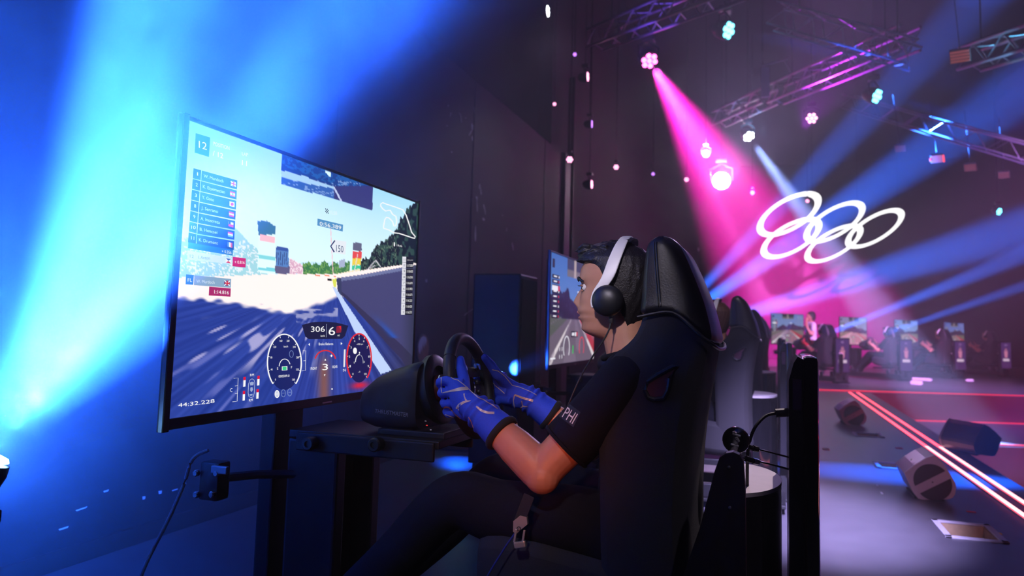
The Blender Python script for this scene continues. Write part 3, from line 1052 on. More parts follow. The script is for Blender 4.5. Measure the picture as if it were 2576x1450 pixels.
def make_person():
    t = empty('person')
    b = MB()
    rings, x0 = head_parts()
    b.loft(rings)
    # neck, trunk and limbs
    b.tube([(-.375, 0, 1.10), (-.372, 0, 1.06), (-.362, 0, 1.02), (-.350, 0, .985), (-.335, 0, .955)], [(.056, .058), (.057, .060), (.058, .062), (.062, .066), (.075, .080)], 28, (1, 0, 0))
    for sgn in (-1, 1):
        b.tube([(-.405, sgn * .012, 1.045), (-.395, sgn * .022, 1.01), (-.392, sgn * .012, .968)], [.014, .015, .012], 10)
    limb(b, [(-.325, 0, .97), (-.315, 0, .90), (-.305, 0, .75), (-.295, 0, .60), (-.30, 0, .52)], [(.10, .07), (.155, .09), (.14, .095), (.135, .095), (.145, .09)], 28, (1, 0, 0))
    for s in (-1, 1):
        q = lambda v: my(v, -s)
        limb(b, [q(Vector((-.325, -.10, .935))), q(SH), q(SH.lerp(EL, .5)), q(EL.lerp(SH, .12)), q(EL), q(EL.lerp(WR, .14)), q(EL.lerp(WR, .40)), q(EL.lerp(WR, .75)), q(WR), q(WR + Vector((-.03, .006, .018)))],
             [.052, .055, .050, .0455, .044, .0475, .0445, .034, .0275, .027], 20)
        b.ellipsoid(q(EL + Vector((.004, -.008, -.008))), (.043, .040, .042), 16, 10)
        limb(b, [q(HIP), q(HIP.lerp(KNEE, .5)), q(KNEE), q(KNEE.lerp(ANK, .35)), q(ANK)], [.075, .068, .05, .048, .034], 16)
        # ears
        b.ellipsoid((-.388, s * .076, 1.138), (.018, .008, .030), 12, 8)
    body = remesh('body', b, .0034, SKIN, t, 3)
    body['label'] = 'brown skin, face lit by the screen'
    # eyes, brows, lips
    for s in (-1, 1):
        e = MB().ellipsoid((x0 - .0735, s * .031, 1.1565), (.0112, .0112, .0112), 20, 14).build('eye', mat('eye_white', (.75, .72, .72), .15), t)
        MB().lathe((x0 - .0842, s * .0305, 1.1555), (-1, 0, 0), [(0, .0058), (.0012, .005), (.0016, .001)], 16).build('iris', mat('dark_iris', (.02, .012, .01), .1), e)
        lid = MB()
        for zz, th in ((1.1625, .0026), (1.1500, .0018)):
            lid.tube([(x0 - .0735 - .0128 * math.cos(q), s * .031 + .0128 * math.sin(q), zz - .003 * abs(math.sin(q))) for q in np.linspace(-1.15, 1.15, 9)], [.0012] + [th] * 7 + [.0012], 8)
        lid.build('eyelid', SKIN, t)
        la = MB()
        for k in range(9):
            q = -0.9 + 1.8 * k / 8
            p0 = Vector((x0 - .0735 - .0145 * math.cos(q), s * .031 + .0145 * math.sin(q), 1.1605))
            la.tube([p0, p0 + Vector((-.005 * math.cos(q), .004 * math.sin(q), -.001)), p0 + Vector((-.008 * math.cos(q), .006 * math.sin(q), .0015))], [.0006, .0005, .0002], 5)
        la.build('eyelashes', HAIR, t)
        br = MB()
        pts = []
        for k in range(10):
            yy = .012 + .040 * k / 9
            zz = 1.1755 + .0055 * math.sin(math.pi * min(1, k / 7)) - .003 * (k / 9) ** 3
            f = interp(zz, [1.16, 1.17, 1.181, 1.195], [.089, .092, .0965, .0955])
            cc = math.sqrt(max(0, 1 - (yy / .0755) ** 2)) ** .86
            pts.append(Vector((x0 - (f * cc + .0045), s * yy, zz)))
        br.tube(pts, [(.0022, .0042)] + [(.0030, .0050)] * 6 + [(.0022, .0035), (.0015, .0025), (.0008, .001)], 8, (0, 0, 1))
        br.build('eyebrow', HAIR, t)
    lp = MB()
    for zz, dz, xx in ((1.0915, .0034, .1015), (1.0765, .0042, .0975)):
        pts = [(x0 - (xx - .016 * (k / 6) ** 2 * 1.0), .0225 * k / 6, zz + (1.084 - zz) * (abs(k) / 6) ** 3) for k in range(-6, 7)]
        lp.tube(pts, [(.0008, .0008)] + [(.0030, dz)] * 11 + [(.0008, .0008)], 8, (0, 0, 1))
    lp.build('lips', mat('lips', (.36, .13, .11), .4), t)
    # hair: a cap grown from the skull with a forward-swept quiff
    hb = MB()
    n = 72
    hr = []
    zs = np.linspace(1.045, 1.284, 64)
    for z in zs:
        f = interp(z, [1.045, 1.21, 1.222, 1.232, 1.242, 1.252, 1.262, 1.272, 1.280, 1.284], [0.0, .0, .084, .100, .1015, .096, .082, .060, .030, .002])
        bk = interp(z, [1.045, 1.06, 1.08, 1.11, 1.145, 1.18, 1.21, 1.24, 1.26, 1.275, 1.284], [.060, .071, .082, .098, .110, .115, .111, .094, .070, .038, .003])
        wd = interp(z, [1.045, 1.06, 1.09, 1.12, 1.145, 1.18, 1.21, 1.235, 1.255, 1.272, 1.284], [.056, .062, .071, .0775, .081, .0835, .083, .074, .057, .034, .002])
        # where the hair starts on each level: hairline, sideburn, behind the ear
        lim = interp(z, [1.045, 1.075, 1.10, 1.12, 1.13, 1.165, 1.185, 1.205, 1.218, 1.23, 1.284], [-.045, -.035, -.024, -.018, .020, .024, .036, .052, .070, .12, .12])
        ring = []
        for k in range(n):
            a = 2 * math.pi * k / n
            c, s = math.cos(a), math.sin(a)
            fr = max(f, lim if lim < .11 else f)
            L = fr if c > 0 else bk
            x = L * math.copysign(abs(c) ** .8, c)
            if x > lim:
                x = lim
            y = wd * math.copysign(abs(s) ** .9, s)
            nz = .0016 * math.sin(23 * a + 70 * z) + .0012 * math.sin(41 * a - 50 * z)
            ring.append(Vector((x0 - x * (1 + nz * 6) + .0, y * (1 + nz * 5), z + .0012 * math.sin(9 * a))))
        hr.append(ring)
    hb.loft(hr)
    # tufts
    for k in range(110):
        a = random.uniform(-1, 1)
        if k < 64:      # quiff, swept forward and up
            y = random.uniform(-.052, .052)
            z = random.uniform(1.236, 1.262)
            base = Vector((x0 - .052 + random.uniform(-.03, .03) + abs(y) * .35, y, z + .004))
            tip = base + Vector((-.030 - random.uniform(0, .008), random.uniform(-.010, .010), -.004 + random.uniform(-.006, .003)))
            m_ = base.lerp(tip, .5) + Vector((0, 0, .006))
            r0 = .0085
        elif k < 110:    # crown
            ang = random.uniform(0, 2 * math.pi)
            rr = random.uniform(0, .07)
            base = Vector((x0 + rr * math.cos(ang) * 1.1, rr * math.sin(ang) * .8, 1.279 - rr * rr * 6))
            tip = base + Vector((random.uniform(-.020, .004), random.uniform(-.010, .010), random.uniform(-.003, .003)))
            m_ = base.lerp(tip, .5) + Vector((0, 0, .003))
            r0 = .0060
        else:            # nape and behind the ears
            y = random.uniform(-.06, .06)
            base = Vector((x0 + .075 + random.uniform(-.04, .0) * (abs(y) / .06), y, random.uniform(1.04, 1.07)))
            tip = base + Vector((random.uniform(-.006, .01), random.uniform(-.006, .006), -.022))
            m_ = base.lerp(tip, .5) + Vector((.004, 0, 0))
            r0 = .0050
        hb.tube([base, m_, tip], [r0, r0 * .8, .0006], 6)
    hair = remesh('hair', hb, .0026, HAIR, t, 1, .35)
    # jersey: trunk and short sleeves, with an opening for the neck
    sh = MB()
    limb(sh, [(-.335, 0, .985), (-.330, 0, .955), (-.318, 0, .90), (-.305, 0, .78), (-.30, 0, .65), (-.305, 0, .55), (-.31, 0, .49)],
         [(.078, .078), (.135, .088), (.185, .112), (.170, .122), (.168, .130), (.175, .128), (.165, .11)], 36, (1, 0, 0))
    for s in (-1, 1):
        q = lambda v: my(v, -s)
        limb(sh, [q(Vector((-.32, -.07, .945))), q(Vector((-.325, -.155, .935))), q(SH + Vector((-.005, -.008, .0))), q(SH.lerp(EL, .40)), q(SH.lerp(EL, .66)), q(SH.lerp(EL, .72))], [.068, .070, .0685, .066, .0655, .064], 24)
    # folds
    for (a, b_, r0) in (((-.40, -.13, .90), (-.40, -.10, .70), .012), ((-.40, -.05, .74), (-.42, .06, .60), .014), ((-.41, .10, .72), (-.40, -.02, .58), .012)):
        sh.tube([a, Vector(a).lerp(Vector(b_), .5) + Vector((-.01, 0, 0)), b_], [.004, r0, .004], 8)
    # collar
    shirt = remesh('shirt', sh, .005, SHIRT, t, 3)
    co = MB().torus((-.352, 0, .992), Vector((-.28, 0, 1)), .074, .008, 40, 10, vaxis=(0, 1, 0))
    co.build('collar', SHIRT, shirt)
    for s in (-1, 1):
        c = SH.lerp(EL, .72)
        MB().torus(my(c, -s), my((EL - SH).normalized(), -s), .0625, .0045, 36, 8).build('sleeve_hem', SHIRT, shirt)
    # trousers and shoes
    tr = MB()
    limb(tr, [(-.26, 0, .56), (-.33, 0, .53), (-.40, 0, .53)], [(.165, .10), (.185, .105), (.15, .09)], 28, (0, 0, 1))
    for s in (-1, 1):
        q = lambda v: my(v, -s)
        limb(tr, [q(HIP), q(HIP.lerp(KNEE, .35) + Vector((0, 0, .012))), q(HIP.lerp(KNEE, .75)), q(KNEE + Vector((.02, 0, .006))), q(KNEE + Vector((-.05, 0, -.035))), q(KNEE.lerp(ANK, .4)), q(KNEE.lerp(ANK, .75)), q(ANK.lerp(KNEE, .05))],
             [.102, .092, .078, .070, .066, .064, .058, .055], 22)
    remesh('trousers', tr, .007, PANTS, t, 3)
    for s in (-1, 1):
        q = lambda v: my(v, -s)
        so = MB()
        limb(so, [q(ANK + Vector((.02, 0, .03))), q(ANK + Vector((.015, 0, -.035))), q(ANK + Vector((-.05, 0, -.055))), q(ANK + Vector((-.13, 0, -.05))), q(ANK + Vector((-.20, 0, -.035)))], [.046, .048, .044, .040, .022], 18, (0, 1, 0))
        remesh('shoe', so, .006, mat('dark_shoe', (.015, .015, .02), .5), t, 3)
    # gloves with gauntlets
    gl = []
    for s in (-1, 1):
        g = MB()
        hand_mesh(s, g, .0015)
        q = lambda v: my(v, -s)
        dirv = (EL - WR).normalized()
        limb(g, [q(WR + Vector((-.035, .006, .016))), q(WR), q(WR + dirv * .030), q(WR + dirv * .062), q(WR + dirv * .082)], [(.030, .036), (.0335, .0375), (.039, .043), (.043, .0465), (.0445, .048)], 24, (0, 1, 0))
        # creases at the wrist
        for dd in (-.010, .010, .030):
            g.torus(q(WR + dirv * dd), q(dirv), .0355 + .0035 * (dd > 0), .0052, 28, 8)
        o = remesh('glove', g, .0030, GLOVE, t, 3)
        cu = MB().torus(q(WR + dirv * .083), q(dirv), .0420, .0075, 36, 10, flat=1.25)
        cu.build('cuff', mat('black_knit', (.008, .008, .009), .9), o)
        gl.append(o)
    return t, body, hair, shirt, gl


def make_headset():
    t = empty('headset')
    cupz, cupx = 1.120, -.396
    for s in (-1, 1):
        y = s * .079
        MB().lathe((cupx, y, cupz), (0, s, 0), [(-.004, .030), (.0, .037), (.010, .0395), (.016, .039)], 36).build('ear_cushion', LEATHER, t)
        c = MB().lathe((cupx, y + s * .016, cupz), (0, s, 0), [(0, .0395), (.006, .0405), (.014, .0385), (.021, .0330), (.026, .0235), (.029, .011), (.0295, .001)], 40)
        c.build('ear_cup', BLK, t)
    # white band: from under the front of one cup over the head to the other
    side = [(-.4325, .101, 1.100, .0085), (-.4345, .1035, 1.112, .0105), (-.4320, .1045, 1.128, .0135), (-.4235, .1045, 1.143, .0185), (-.409, .1045, 1.158, .0245), (-.398, .103, 1.175, .0285),
            (-.3900, .0995, 1.195, .0325), (-.3835, .093, 1.220, .032), (-.3770, .0835, 1.243, .031), (-.3715, .069, 1.264, .030), (-.3675, .048, 1.2815, .026), (-.3655, .024, 1.2905, .026), (-.365, 0, 1.2930, .026)]
    path = [(x, -y, z, w_) for x, y, z, w_ in side] + [(x, y, z, w_) for x, y, z, w_ in side[-2::-1]]
    pts = [Vector(p[:3]) for p in path]
    rings = []
    for i, p in enumerate(pts):
        d = (pts[min(i + 1, len(pts) - 1)] - pts[max(i - 1, 0)]).normalized()
        out = Vector((0, p.y, (p.z - 1.17) * .9))
        out = (out - d * out.dot(d)).normalized()
        sd = d.cross(out).normalized()
        hw = path[i][3] / 2
        th = .0022
        rings.append([p + sd * (hw * a) + out * (th * b) for a, b in ((-1, -.4), (-.94, .6), (-.6, 1), (.6, 1), (.94, .6), (1, -.4), (.94, -1), (-.94, -1))])
    b = MB().loft(rings)
    o = b.build('headband', WHITE, t)
    subdivide(o, 1)
    MB().tube([(-.366, -.05, 1.276), (-.362, -.025, 1.2845), (-.361, 0, 1.287), (-.362, .025, 1.2845), (-.366, .05, 1.276)], [(.020, .004)] * 5, 12, (0, 0, 1)).build('head_pad', RUBBER, t)
    # plug and cable of the near cup
    MB().box((-.388, -.093, 1.072), (.010, .008, .018), .002).build('cable_plug', BLK, t)
    cab = [(-.388, -.093, 1.066), (-.392, -.100, 1.045), (-.402, -.115, 1.020), (-.424, -.150, .975), (-.446, -.178, .925), (-.470, -.190, .86)]
    m = MB()
    limb(m, cab, [.0022] * 6, 8)
    m.build('cable', RUBBER, t)
    m = MB()
    limb(m, [(-.555, -.262, .64), (-.563, -.270, .585), (-.590, -.275, .54), (-.625, -.28, .48), (-.655, -.285, .42)], [.0022] * 5, 8)
    m.build('cable', mat('blue_cable', (.02, .03, .25), .5), t)
    return t


# ------------------------------------------------------------------ steering wheel and base
def make_wheel():
    t = empty('steering_wheel')
    rim = MB().torus(WC, WN, WR_, .0165, 72, 16, vaxis=WV)
    rim.build('rim', mat('wheel_leather', (.020, .018, .022), .5, grain=.2, scale=200, bump=.3), t)
    for a in (38, 142):
        c = R(a)
        d = WY * math.cos(c) + WV * math.sin(c)
        MB().torus(WC + d * WR_, WN.cross(d), .0166, .0012, 20, 6).build('rim_seam', BLK, t)
    hub = MB()
    hub.lathe(WC - WN * .035, WN, [(0, .050), (.012, .056), (.026, .054), (.030, .048)], 32)
    hub.build('hub', BLK, t)
    for a0 in (-8, 188, 270):
        a = R(a0)
        d = WY * math.cos(a) + WV * math.sin(a)
        sd = d.cross(WN)
        sp = MB()
        sp.loft([[WC + d * r_ + sd * (w_ * e) - WN * (o_ + h * .008) for e, h in ((-1, 0), (1, 0), (1, 1), (-1, 1))] for r_, w_, o_ in ((.03, .030, .014), (.07, .024, .012), (.125, .018, .005))])
        sp.build('spoke', mat('brushed_spoke', (.30, .29, .31), .32, .9), t, smooth=False)
    pl = MB()
    pl.box(WC + WV * .035 - WN * .002, (.016, .16, .030), .005, Matrix((WN, WY, WV)).transposed())
    pl.build('button_plate', BLK, t)
    for y_, v in ((-.050, .046), (.050, .046)):
        k = MB().lathe(WC + WY * y_ + WV * v + WN * .006, WN, [(0, .0125), (.008, .0125), (.010, .011), (.013, .009)], 10)
        k.build('rotary_knob', CHROME, t, smooth=False)
    for y_, v in ((-.055, .005), (-.055, -.022), (.055, .005), (.055, -.022), (-.03, .034), (.03, .034)):
        MB().lathe(WC + WY * y_ + WV * v - WN * .005, WN, [(0, .0075), (.008, .0075), (.010, .006)], 14).build('button', mat('dark_button', (.03, .03, .035), .3), t)
    em = MB().torus(WC + WN * .002, WN, .028, .0028, 36, 8, vaxis=WV)
    em.build('hub_ring', CHROME, t)
    for s in (-1, 1):
        pd = MB()
        pd.prism([(-.01, -.030), (.03, -.034), (.046, -.01), (.046, .03), (.03, .042), (-.005, .03)], WC + WY * (s * .055) - WN * .045, WY * s, WV, .004)
        pd.build('shift_paddle', STEEL, t, smooth=False)
    return t


def make_base():
    t = empty('wheel_base')
    zc = .85
    # main housing: rounded wedge that grows toward the wheel
    rings = []
    for x, hw, z0, z1 in ((-1.10, .075, .785, .845), (-1.09, .088, .768, .868), (-1.05, .100, .757, .900), (-1.00, .106, .755, .923), (-.955, .108, .756, .938), (-.925, .108, .757, .947), (-.915, .104, .760, .944)):
        ring = []
        for k in range(24):
            a = 2 * math.pi * k / 24
            cy_, cz = (z0 + z1) / 2, (z1 - z0) / 2
            ring.append(Vector((x, hw * math.copysign(abs(math.cos(a)) ** .42, math.cos(a)), cy_ + cz * math.copysign(abs(math.sin(a)) ** .5, math.sin(a)))))
        rings.append(ring)
    h = MB().loft(rings)
    house = h.build('housing', mat('charcoal_plastic', (.028, .027, .034), .5, grain=.15, scale=120, bump=.1), t)
    MB().lathe((-.918, 0, .862), WN, [(0, .088), (.014, .098), (.030, .098), (.036, .090), (.036, .064), (.022, .060)], 48).build('front_collar', BLK, t)
    MB().lathe((-.905, 0, .866), WN, [(0, .040), (.035, .036), (.045, .028), (.085, .026)], 28).build('quick_release', MAROON, t)
    MB().torus((-.893, 0, .868), WN, .072, .006, 48, 10, vaxis=WV).build('trim_ring', MAROON, t)
    MB().box((-.93, 0, .752), (.20, .19, .018), .004).build('clamp_plate', MATTE, t, smooth=False)
    for i, (dx, c) in enumerate(((0, WPRINT), (.004, mat('red_led_dot', (.8, .05, .05), .4, emit=(1, .05, .05), strength=.6)), (.016, WPRINT))):
        MB().box((-.884 + dx, -.1015, .790 - .011 * i), (.005, .002, .0025), .0005).build('indicator', c, t, smooth=False)
    return t, house


def make_rig():
    """Black simulator frame: deck for the wheel, post for the screen, rails and pedals."""
    t = empty('simulator_frame')
    MB().box((-1.06, 0, .733), (.46, .26, .022), .004).build('wheel_deck', MATTE, t, smooth=False)
    for s in (-1, 1):
        MB().box((-.66, s * .19, .10), (1.40, .05, .08), .006).build('floor_rail', MATTE, t, smooth=False)
        MB().box((-1.215, s * .10, .42), (.16, .05, .60), .008).build('upright', MATTE, t, smooth=False)
        MB().box((-.30, s * .19, .19), (.05, .05, .11), .004).build('seat_leg', MATTE, t, smooth=False)
        MB().box((-1.05, s * .135, .715), (.42, .012, .05), .004).build('deck_side', MATTE, t, smooth=False)
        for x in (-1.20, -.998):
            MB().lathe((x, s * .142, .728 if x > -1.1 else .715), (0, s, 0), [(0, .017), (.020, .019), (.030, .019), (.034, .015), (.034, .009), (.028, .008)], 24).build('knob', BLK, t)
    MB().box((-.66, 0, .05), (1.44, .50, .02), .004).build('base_plate', MATTE, t, smooth=False)
    MB().box((-1.24, 0, .38), (.08, .16, .66), .006).build('screen_post', MATTE, t, smooth=False)
    MB().box((-1.405, 0, .72), (.05, .14, .9), .006).build('screen_mast', MATTE, t, smooth=False)
    MB().box((-1.16, 0, .12), (.30, .36, .03), .004).build('pedal_plate', MATTE, t, smooth=False)
    for y in (-.12, 0, .12):
        p = MB().box((-1.24, y, .26), (.014, .055, .10), .004, Matrix.Rotation(R(-25), 3, 'Y'))
        p.build('pedal', STEEL, t, smooth=False)
        MB().cyl((-1.20, y, .13), (-1.25, y, .24), .008).build('pedal_arm', STEEL, t)
    # shifter cluster with small bolts on the near side
    sh = MB().box((-1.41, -.28, .62), (.06, .05, .10), .008)
    sh.build('cable_box', BLK, t)
    for dx, dz in ((-.035, .02), (.03, .025), (-.03, -.035), (.02, -.03)):
        MB().lathe((-1.41 + dx, -.306, .62 + dz), (0, -1, 0), [(0, .009), (.008, .009), (.011, .006)], 14).build('bolt', CHROME, t)
    MB().tube([(-1.41, -.25, .62), (-1.36, -.17, .62), (-1.26, -.11, .62)], .012, 8).build('cable_arm', MATTE, t)
    MB().box((-1.37, -.31, .655), (.05, .012, .02), .003).build('bracket', STEEL, t, smooth=False)
    cb = MB()
    limb(cb, [(-1.42, -.30, .70), (-1.46, -.31, .675), (-1.475, -.32, .61), (-1.50, -.34, .52), (-1.54, -.37, .40), (-1.55, -.40, .28), (-1.52, -.42, .10)], [.005] * 7, 8)
    cb.build('braided_cable', mat('grey_braid', (.35, .36, .42), .45, grain=.4, scale=900, bump=.4), t)
    return t

# ------------------------------------------------------------------ screens
TVW, TVH = 1.21, 0.681
TVX, TVY0, TVZ0 = -1.280, 1.388 - RIGY, 0.8226


def srgb(c):
    c = np.asarray(c, float) / 255.0
    return np.where(c <= 0.04045, c / 12.92, ((c + 0.055) / 1.055) ** 2.4)


def vnoise(x, y, seed=0):
    xi, yi = np.floor(x).astype(int), np.floor(y).astype(int)
    xf, yf = x - xi, y - yi
    u, v = xf * xf * (3 - 2 * xf), yf * yf * (3 - 2 * yf)

    def h(a, b):
        n = (a * 374761393 + b * 668265263 + seed * 1442695041) & 0x7fffffff
        n = ((n ^ (n >> 13)) * 1274126177) & 0x7fffffff
        return (n & 0xffff) / 65535.0
    return (h(xi, yi) * (1 - u) + h(xi + 1, yi) * u) * (1 - v) + (h(xi, yi + 1) * (1 - u) + h(xi + 1, yi + 1) * u) * v


def inpoly(x, y, poly):
    r = np.zeros(x.shape, bool)
    n = len(poly)
    for i in range(n):
        x1, y1 = poly[i]
        x2, y2 = poly[(i + 1) % n]
        if y1 == y2:
            continue
        c = ((y1 > y) != (y2 > y)) & (x < (x2 - x1) * (y - y1) / (y2 - y1) + x1)
        r ^= c
    return r


def smooth01(a, b, x):
    t = np.clip((x - a) / (b - a), 0, 1)
    return t * t * (3 - 2 * t)


def tv_point(u, v):
    """Point of the first screen: u from its left edge, v from the top, both 0..1."""
    return Vector((TVX, RIGY + TVY0 + TVW * u, TVZ0 + TVH * (1 - v)))


def px_grid(nu, nv):
    """Where the points of the first screen fall in the photograph, for tracing its picture."""
    U, V = np.meshgrid(np.linspace(0, 1, nu), np.linspace(0, 1, nv))
    p = np.stack([np.full(U.shape, TVX), RIGY + TVY0 + TVW * U, TVZ0 + TVH * (1 - V)], -1) - np.array(CAM)
    z = p @ np.array(FW)
    return U, V, 1288 + FPX * (p @ np.array(RT)) / z, CY - FPX * (p @ np.array(UP)) / z


def paint(col, mask, c, a=1.0):
    m = (mask * a)[..., None] if not np.isscalar(mask) else mask
    col[:] = col * (1 - m) + np.asarray(c, float) * m


def picture_main(nu, nv):
    """Racing game view of the first screen (sRGB 0..255)."""
    U, V, X, Y = px_grid(nu, nv)
    col = np.zeros(U.shape + (3,))
    # sky, brighter toward the left horizon
    t = smooth01(300, 690, Y)
    col[:] = np.array([105, 190, 245]) * (1 - t[..., None]) + np.array([215, 243, 255]) * t[..., None]
    g = np.exp(-((X - 620) / 260.0) ** 2 - ((Y - 560) / 200.0) ** 2)
    paint(col, g, (225, 250, 255), .8)
    # far hills on the left with houses
    hill = (Y > 650 - 90 * np.exp(-((X - 560) / 75.0) ** 2) - 30 * np.exp(-((X - 460) / 60.) ** 2)) & (X < 690) & (Y < 700)
    paint(col, hill.astype(float), (120, 190, 205), .6)
    sp = (vnoise(X / 4, Y / 3, 3) > .66) & hill & (Y > 605)
    paint(col, sp.astype(float), (245, 245, 250), .8)
    mtn = (Y > 668 - 20 * vnoise(X / 30, Y * 0 + 1, 5)) & (X > 690) & (X < 880)
    paint(col, mtn.astype(float), (190, 225, 245), .8)
    # advertising tower and grandstand blocks
    for poly, c in (([(648, 556), (672, 556), (693, 570), (693, 592), (650, 592)], (60, 120, 165)), ([(650, 592), (693, 590), (692, 690), (648, 684)], (225, 250, 252)),
                    ([(655, 590), (692, 596), (692, 612), (654, 606)], (250, 190, 205)), ([(650, 640), (692, 646), (692, 656), (650, 650)], (130, 215, 225)), ([(650, 672), (692, 676), (692, 684), (650, 680)], (120, 210, 225)),
                    ([(695, 621), (725, 623), (727, 672), (693, 670)], (85, 130, 195)), ([(695, 621), (725, 623), (725, 632), (695, 630)], (55, 85, 165)),
                    ([(692, 670), (730, 672), (731, 690), (692, 689)], (95, 90, 130)), ([(728, 648), (790, 684), (790, 691), (729, 689)], (215, 170, 195))):
        paint(col, inpoly(X, Y, poly).astype(float), c)
    b = inpoly(X, Y, [(696, 634), (724, 636), (726, 668), (695, 666)]) & (np.mod(X, 5) < 1.6)
    paint(col, b.astype(float), (45, 60, 120), .8)
    sp = inpoly(X, Y, [(728, 648), (790, 684), (790, 691), (729, 689)]) & (vnoise(X / 2.5, Y / 2.5, 9) > .55)
    paint(col, sp.astype(float), (250, 235, 240), .8)
    # tree lines
    top = 672 - 12 * vnoise(X / 8, Y * 0 + 3, 6) - 8 * vnoise(X / 3, Y * 0 + 8, 7)
    tr = (Y > top) & (X > 762) & (X < 880) & (Y < 692)
    paint(col, tr.astype(float), (60, 120, 75))
    paint(col, (tr & (vnoise(X / 3, Y / 3, 8) > .6)).astype(float), (120, 165, 90), .8)
    edge = np.interp(X, [905, 930, 945, 960, 975, 990, 1005, 1015, 1030, 1046, 1060], [660, 640, 622, 606, 600, 585, 560, 540, 520, 508, 500])
    edge = edge + 16 * (vnoise(X / 6, Y * 0, 11) - .5) + 10 * (vnoise(X / 2.5, Y * 0, 12) - .5)
    big = (Y > edge) & (X > 905)
    paint(col, big.astype(float), (14, 26, 38))
    lf = big & (vnoise(X / 5, Y / 9, 13) > .58)
    paint(col, lf.astype(float), (52, 84, 74), .75)
    paint(col, (big & (vnoise(X / 2.5, Y / 4, 14) > .72) & (X < 1000)).astype(float), (105, 130, 105), .7)
    # colour tower, gantry, marker board
    for poly, c in (([(888, 610), (910, 612), (910, 632), (888, 630)], (95, 95, 125)), ([(887, 632), (910, 634), (909, 650), (886, 650)], (225, 70, 75)), ([(886, 650), (909, 650), (908, 666), (885, 668)], (235, 205, 70)),
                    ([(885, 668), (908, 668), (906, 694), (884, 692)], (60, 195, 150)), ([(910, 690), (935, 676), (940, 684), (915, 696)], (190, 190, 80)), ([(853, 656), (868, 652), (868, 672), (853, 674)], (165, 175, 205)),
                    ([(845, 690), (905, 676), (905, 696), (845, 700)], (235, 225, 190))):
        paint(col, inpoly(X, Y, poly).astype(float), c)
    for (a, b_) in (((915, 690), (945, 655)), ((945, 655), (958, 672)), ((920, 680), (945, 668)), ((900, 640), (890, 690)), ((831, 560), (838, 690))):
        dx, dy = b_[0] - a[0], b_[1] - a[1]
        L = math.hypot(dx, dy)
        s = ((X - a[0]) * dx + (Y - a[1]) * dy) / L
        d = np.abs((X - a[0]) * dy - (Y - a[1]) * dx) / L
        paint(col, ((d < 1.3) & (s > 0) & (s < L)).astype(float), (225, 215, 225) if a[0] != 831 else (240, 190, 200), .8)
    # ground: pale run-off, then shaded tarmac with motion streaks
    gy = np.interp(X, [420, 700, 845, 1060], [700, 690, 690, 660])
    ground = Y > gy
    paint(col, ground.astype(float), (255, 240, 236))
    VX, VY = 838.0, 700.0
    th = np.arctan2(X - VX, np.maximum(Y - VY, .5))
    rr = np.hypot(X - VX, Y - VY)
    sh_edge = np.interp(X, [420, 480, 560, 640, 720, 790, 850], [748, 750, 756, 770, 790, 772, 742]) + 16 * (vnoise(X / 22, Y / 9, 21) - .5)
    sh = smooth01(-5, 9, Y - sh_edge) * ground
    base = np.array([40, 62, 150.0]) * np.ones(col.shape)
    base = base + (vnoise(th * 70, rr / 260, 22)[..., None] - .5) * np.array([22, 24, 34])
    base = base + smooth01(900, 1050, X)[..., None] * np.array([10, -10, -60])
    col[:] = col * (1 - sh[..., None]) + base * sh[..., None]
    st = smooth01(.63, .82, vnoise(th * 26 + 4, np.log(rr + 9) * 4.5, 24)) * smooth01(790, 830, Y) * (1 - smooth01(900, 960, Y)) * (1 - smooth01(760, 830, X)) * ground
    paint(col, st, (200, 190, 225), .75)
    st = smooth01(.70, .85, vnoise(th * 34 + 4, np.log(rr + 9) * 3, 25)) * smooth01(840, 880, Y) * ground * (1 - smooth01(560, 700, X))
    paint(col, st, (140, 140, 210), .5)
    dp = smooth01(.55, .75, vnoise(X / 16, Y / 6, 26)) * (Y > 775) * (Y < 815) * (X > 745) * (X < 850)
    paint(col, dp, (225, 215, 230), .55)
    amb = np.exp(-((X - 815) / 16.) ** 2) * smooth01(870, 935, Y)
    paint(col, amb, (135, 85, 70), .85)
    # wall on the right and white edge line
    wall = inpoly(X, Y, [(846, 700), (905, 692), (1060, 664), (1060, 990), (1010, 905), (870, 752), (852, 738)])
    paint(col, wall.astype(float), (66, 66, 112))
    wtop = np.interp(X, [846, 905, 1060], [700, 692, 664])
    paint(col, (wall & (Y < wtop + 9)).astype(float), (150, 165, 205), .5)
    lowband = wall & (Y > np.interp(X, [852, 870, 1010, 1060], [730, 742, 868, 920]))
    paint(col, lowband.astype(float), (38, 34, 62), .6)
    paint(col, (wall * smooth01(1000, 1050, X)), (40, 44, 60), .7)
    paint(col, (inpoly(X, Y, [(846, 700), (858, 700), (860, 742), (850, 735)])).astype(float), (52, 58, 96))
    paint(col, inpoly(X, Y, [(836, 722), (843, 722), (985, 932), (958, 942), (905, 860)]).astype(float), (186, 206, 246))
    paint(col, inpoly(X, Y, [(836, 704), (846, 700), (846, 722), (840, 724)]).astype(float), (215, 220, 90))
    paint(col, inpoly(X, Y, [(824, 702), (834, 702), (834, 707), (824, 707)]).astype(float), (25, 32, 38))
    paint(col, (inpoly(X, Y, [(785, 691), (845, 694), (845, 697), (785, 694)]) & (np.mod(X, 24) < 13)).astype(float), (240, 120, 80))
    redr = np.exp(-((X - 905) / 22.) ** 2 - ((Y - 970 + (X - 905) * .1) / 9.) ** 2)
    paint(col, redr, (225, 30, 50), .9)
    rf = np.exp(-(((X - 965) * .74 - (Y - 820) * .67) / 7.) ** 2) * smooth01(780, 850, Y) * (1 - smooth01(848, 853, Y))
    paint(col, rf, (30, 90, 210), .6)
    # rear-view mirror
    mir = inpoly(X, Y, [(709, 384), (938, 470), (937, 529), (707, 463)])
    paint(col, mir.astype(float), (24, 62, 140))
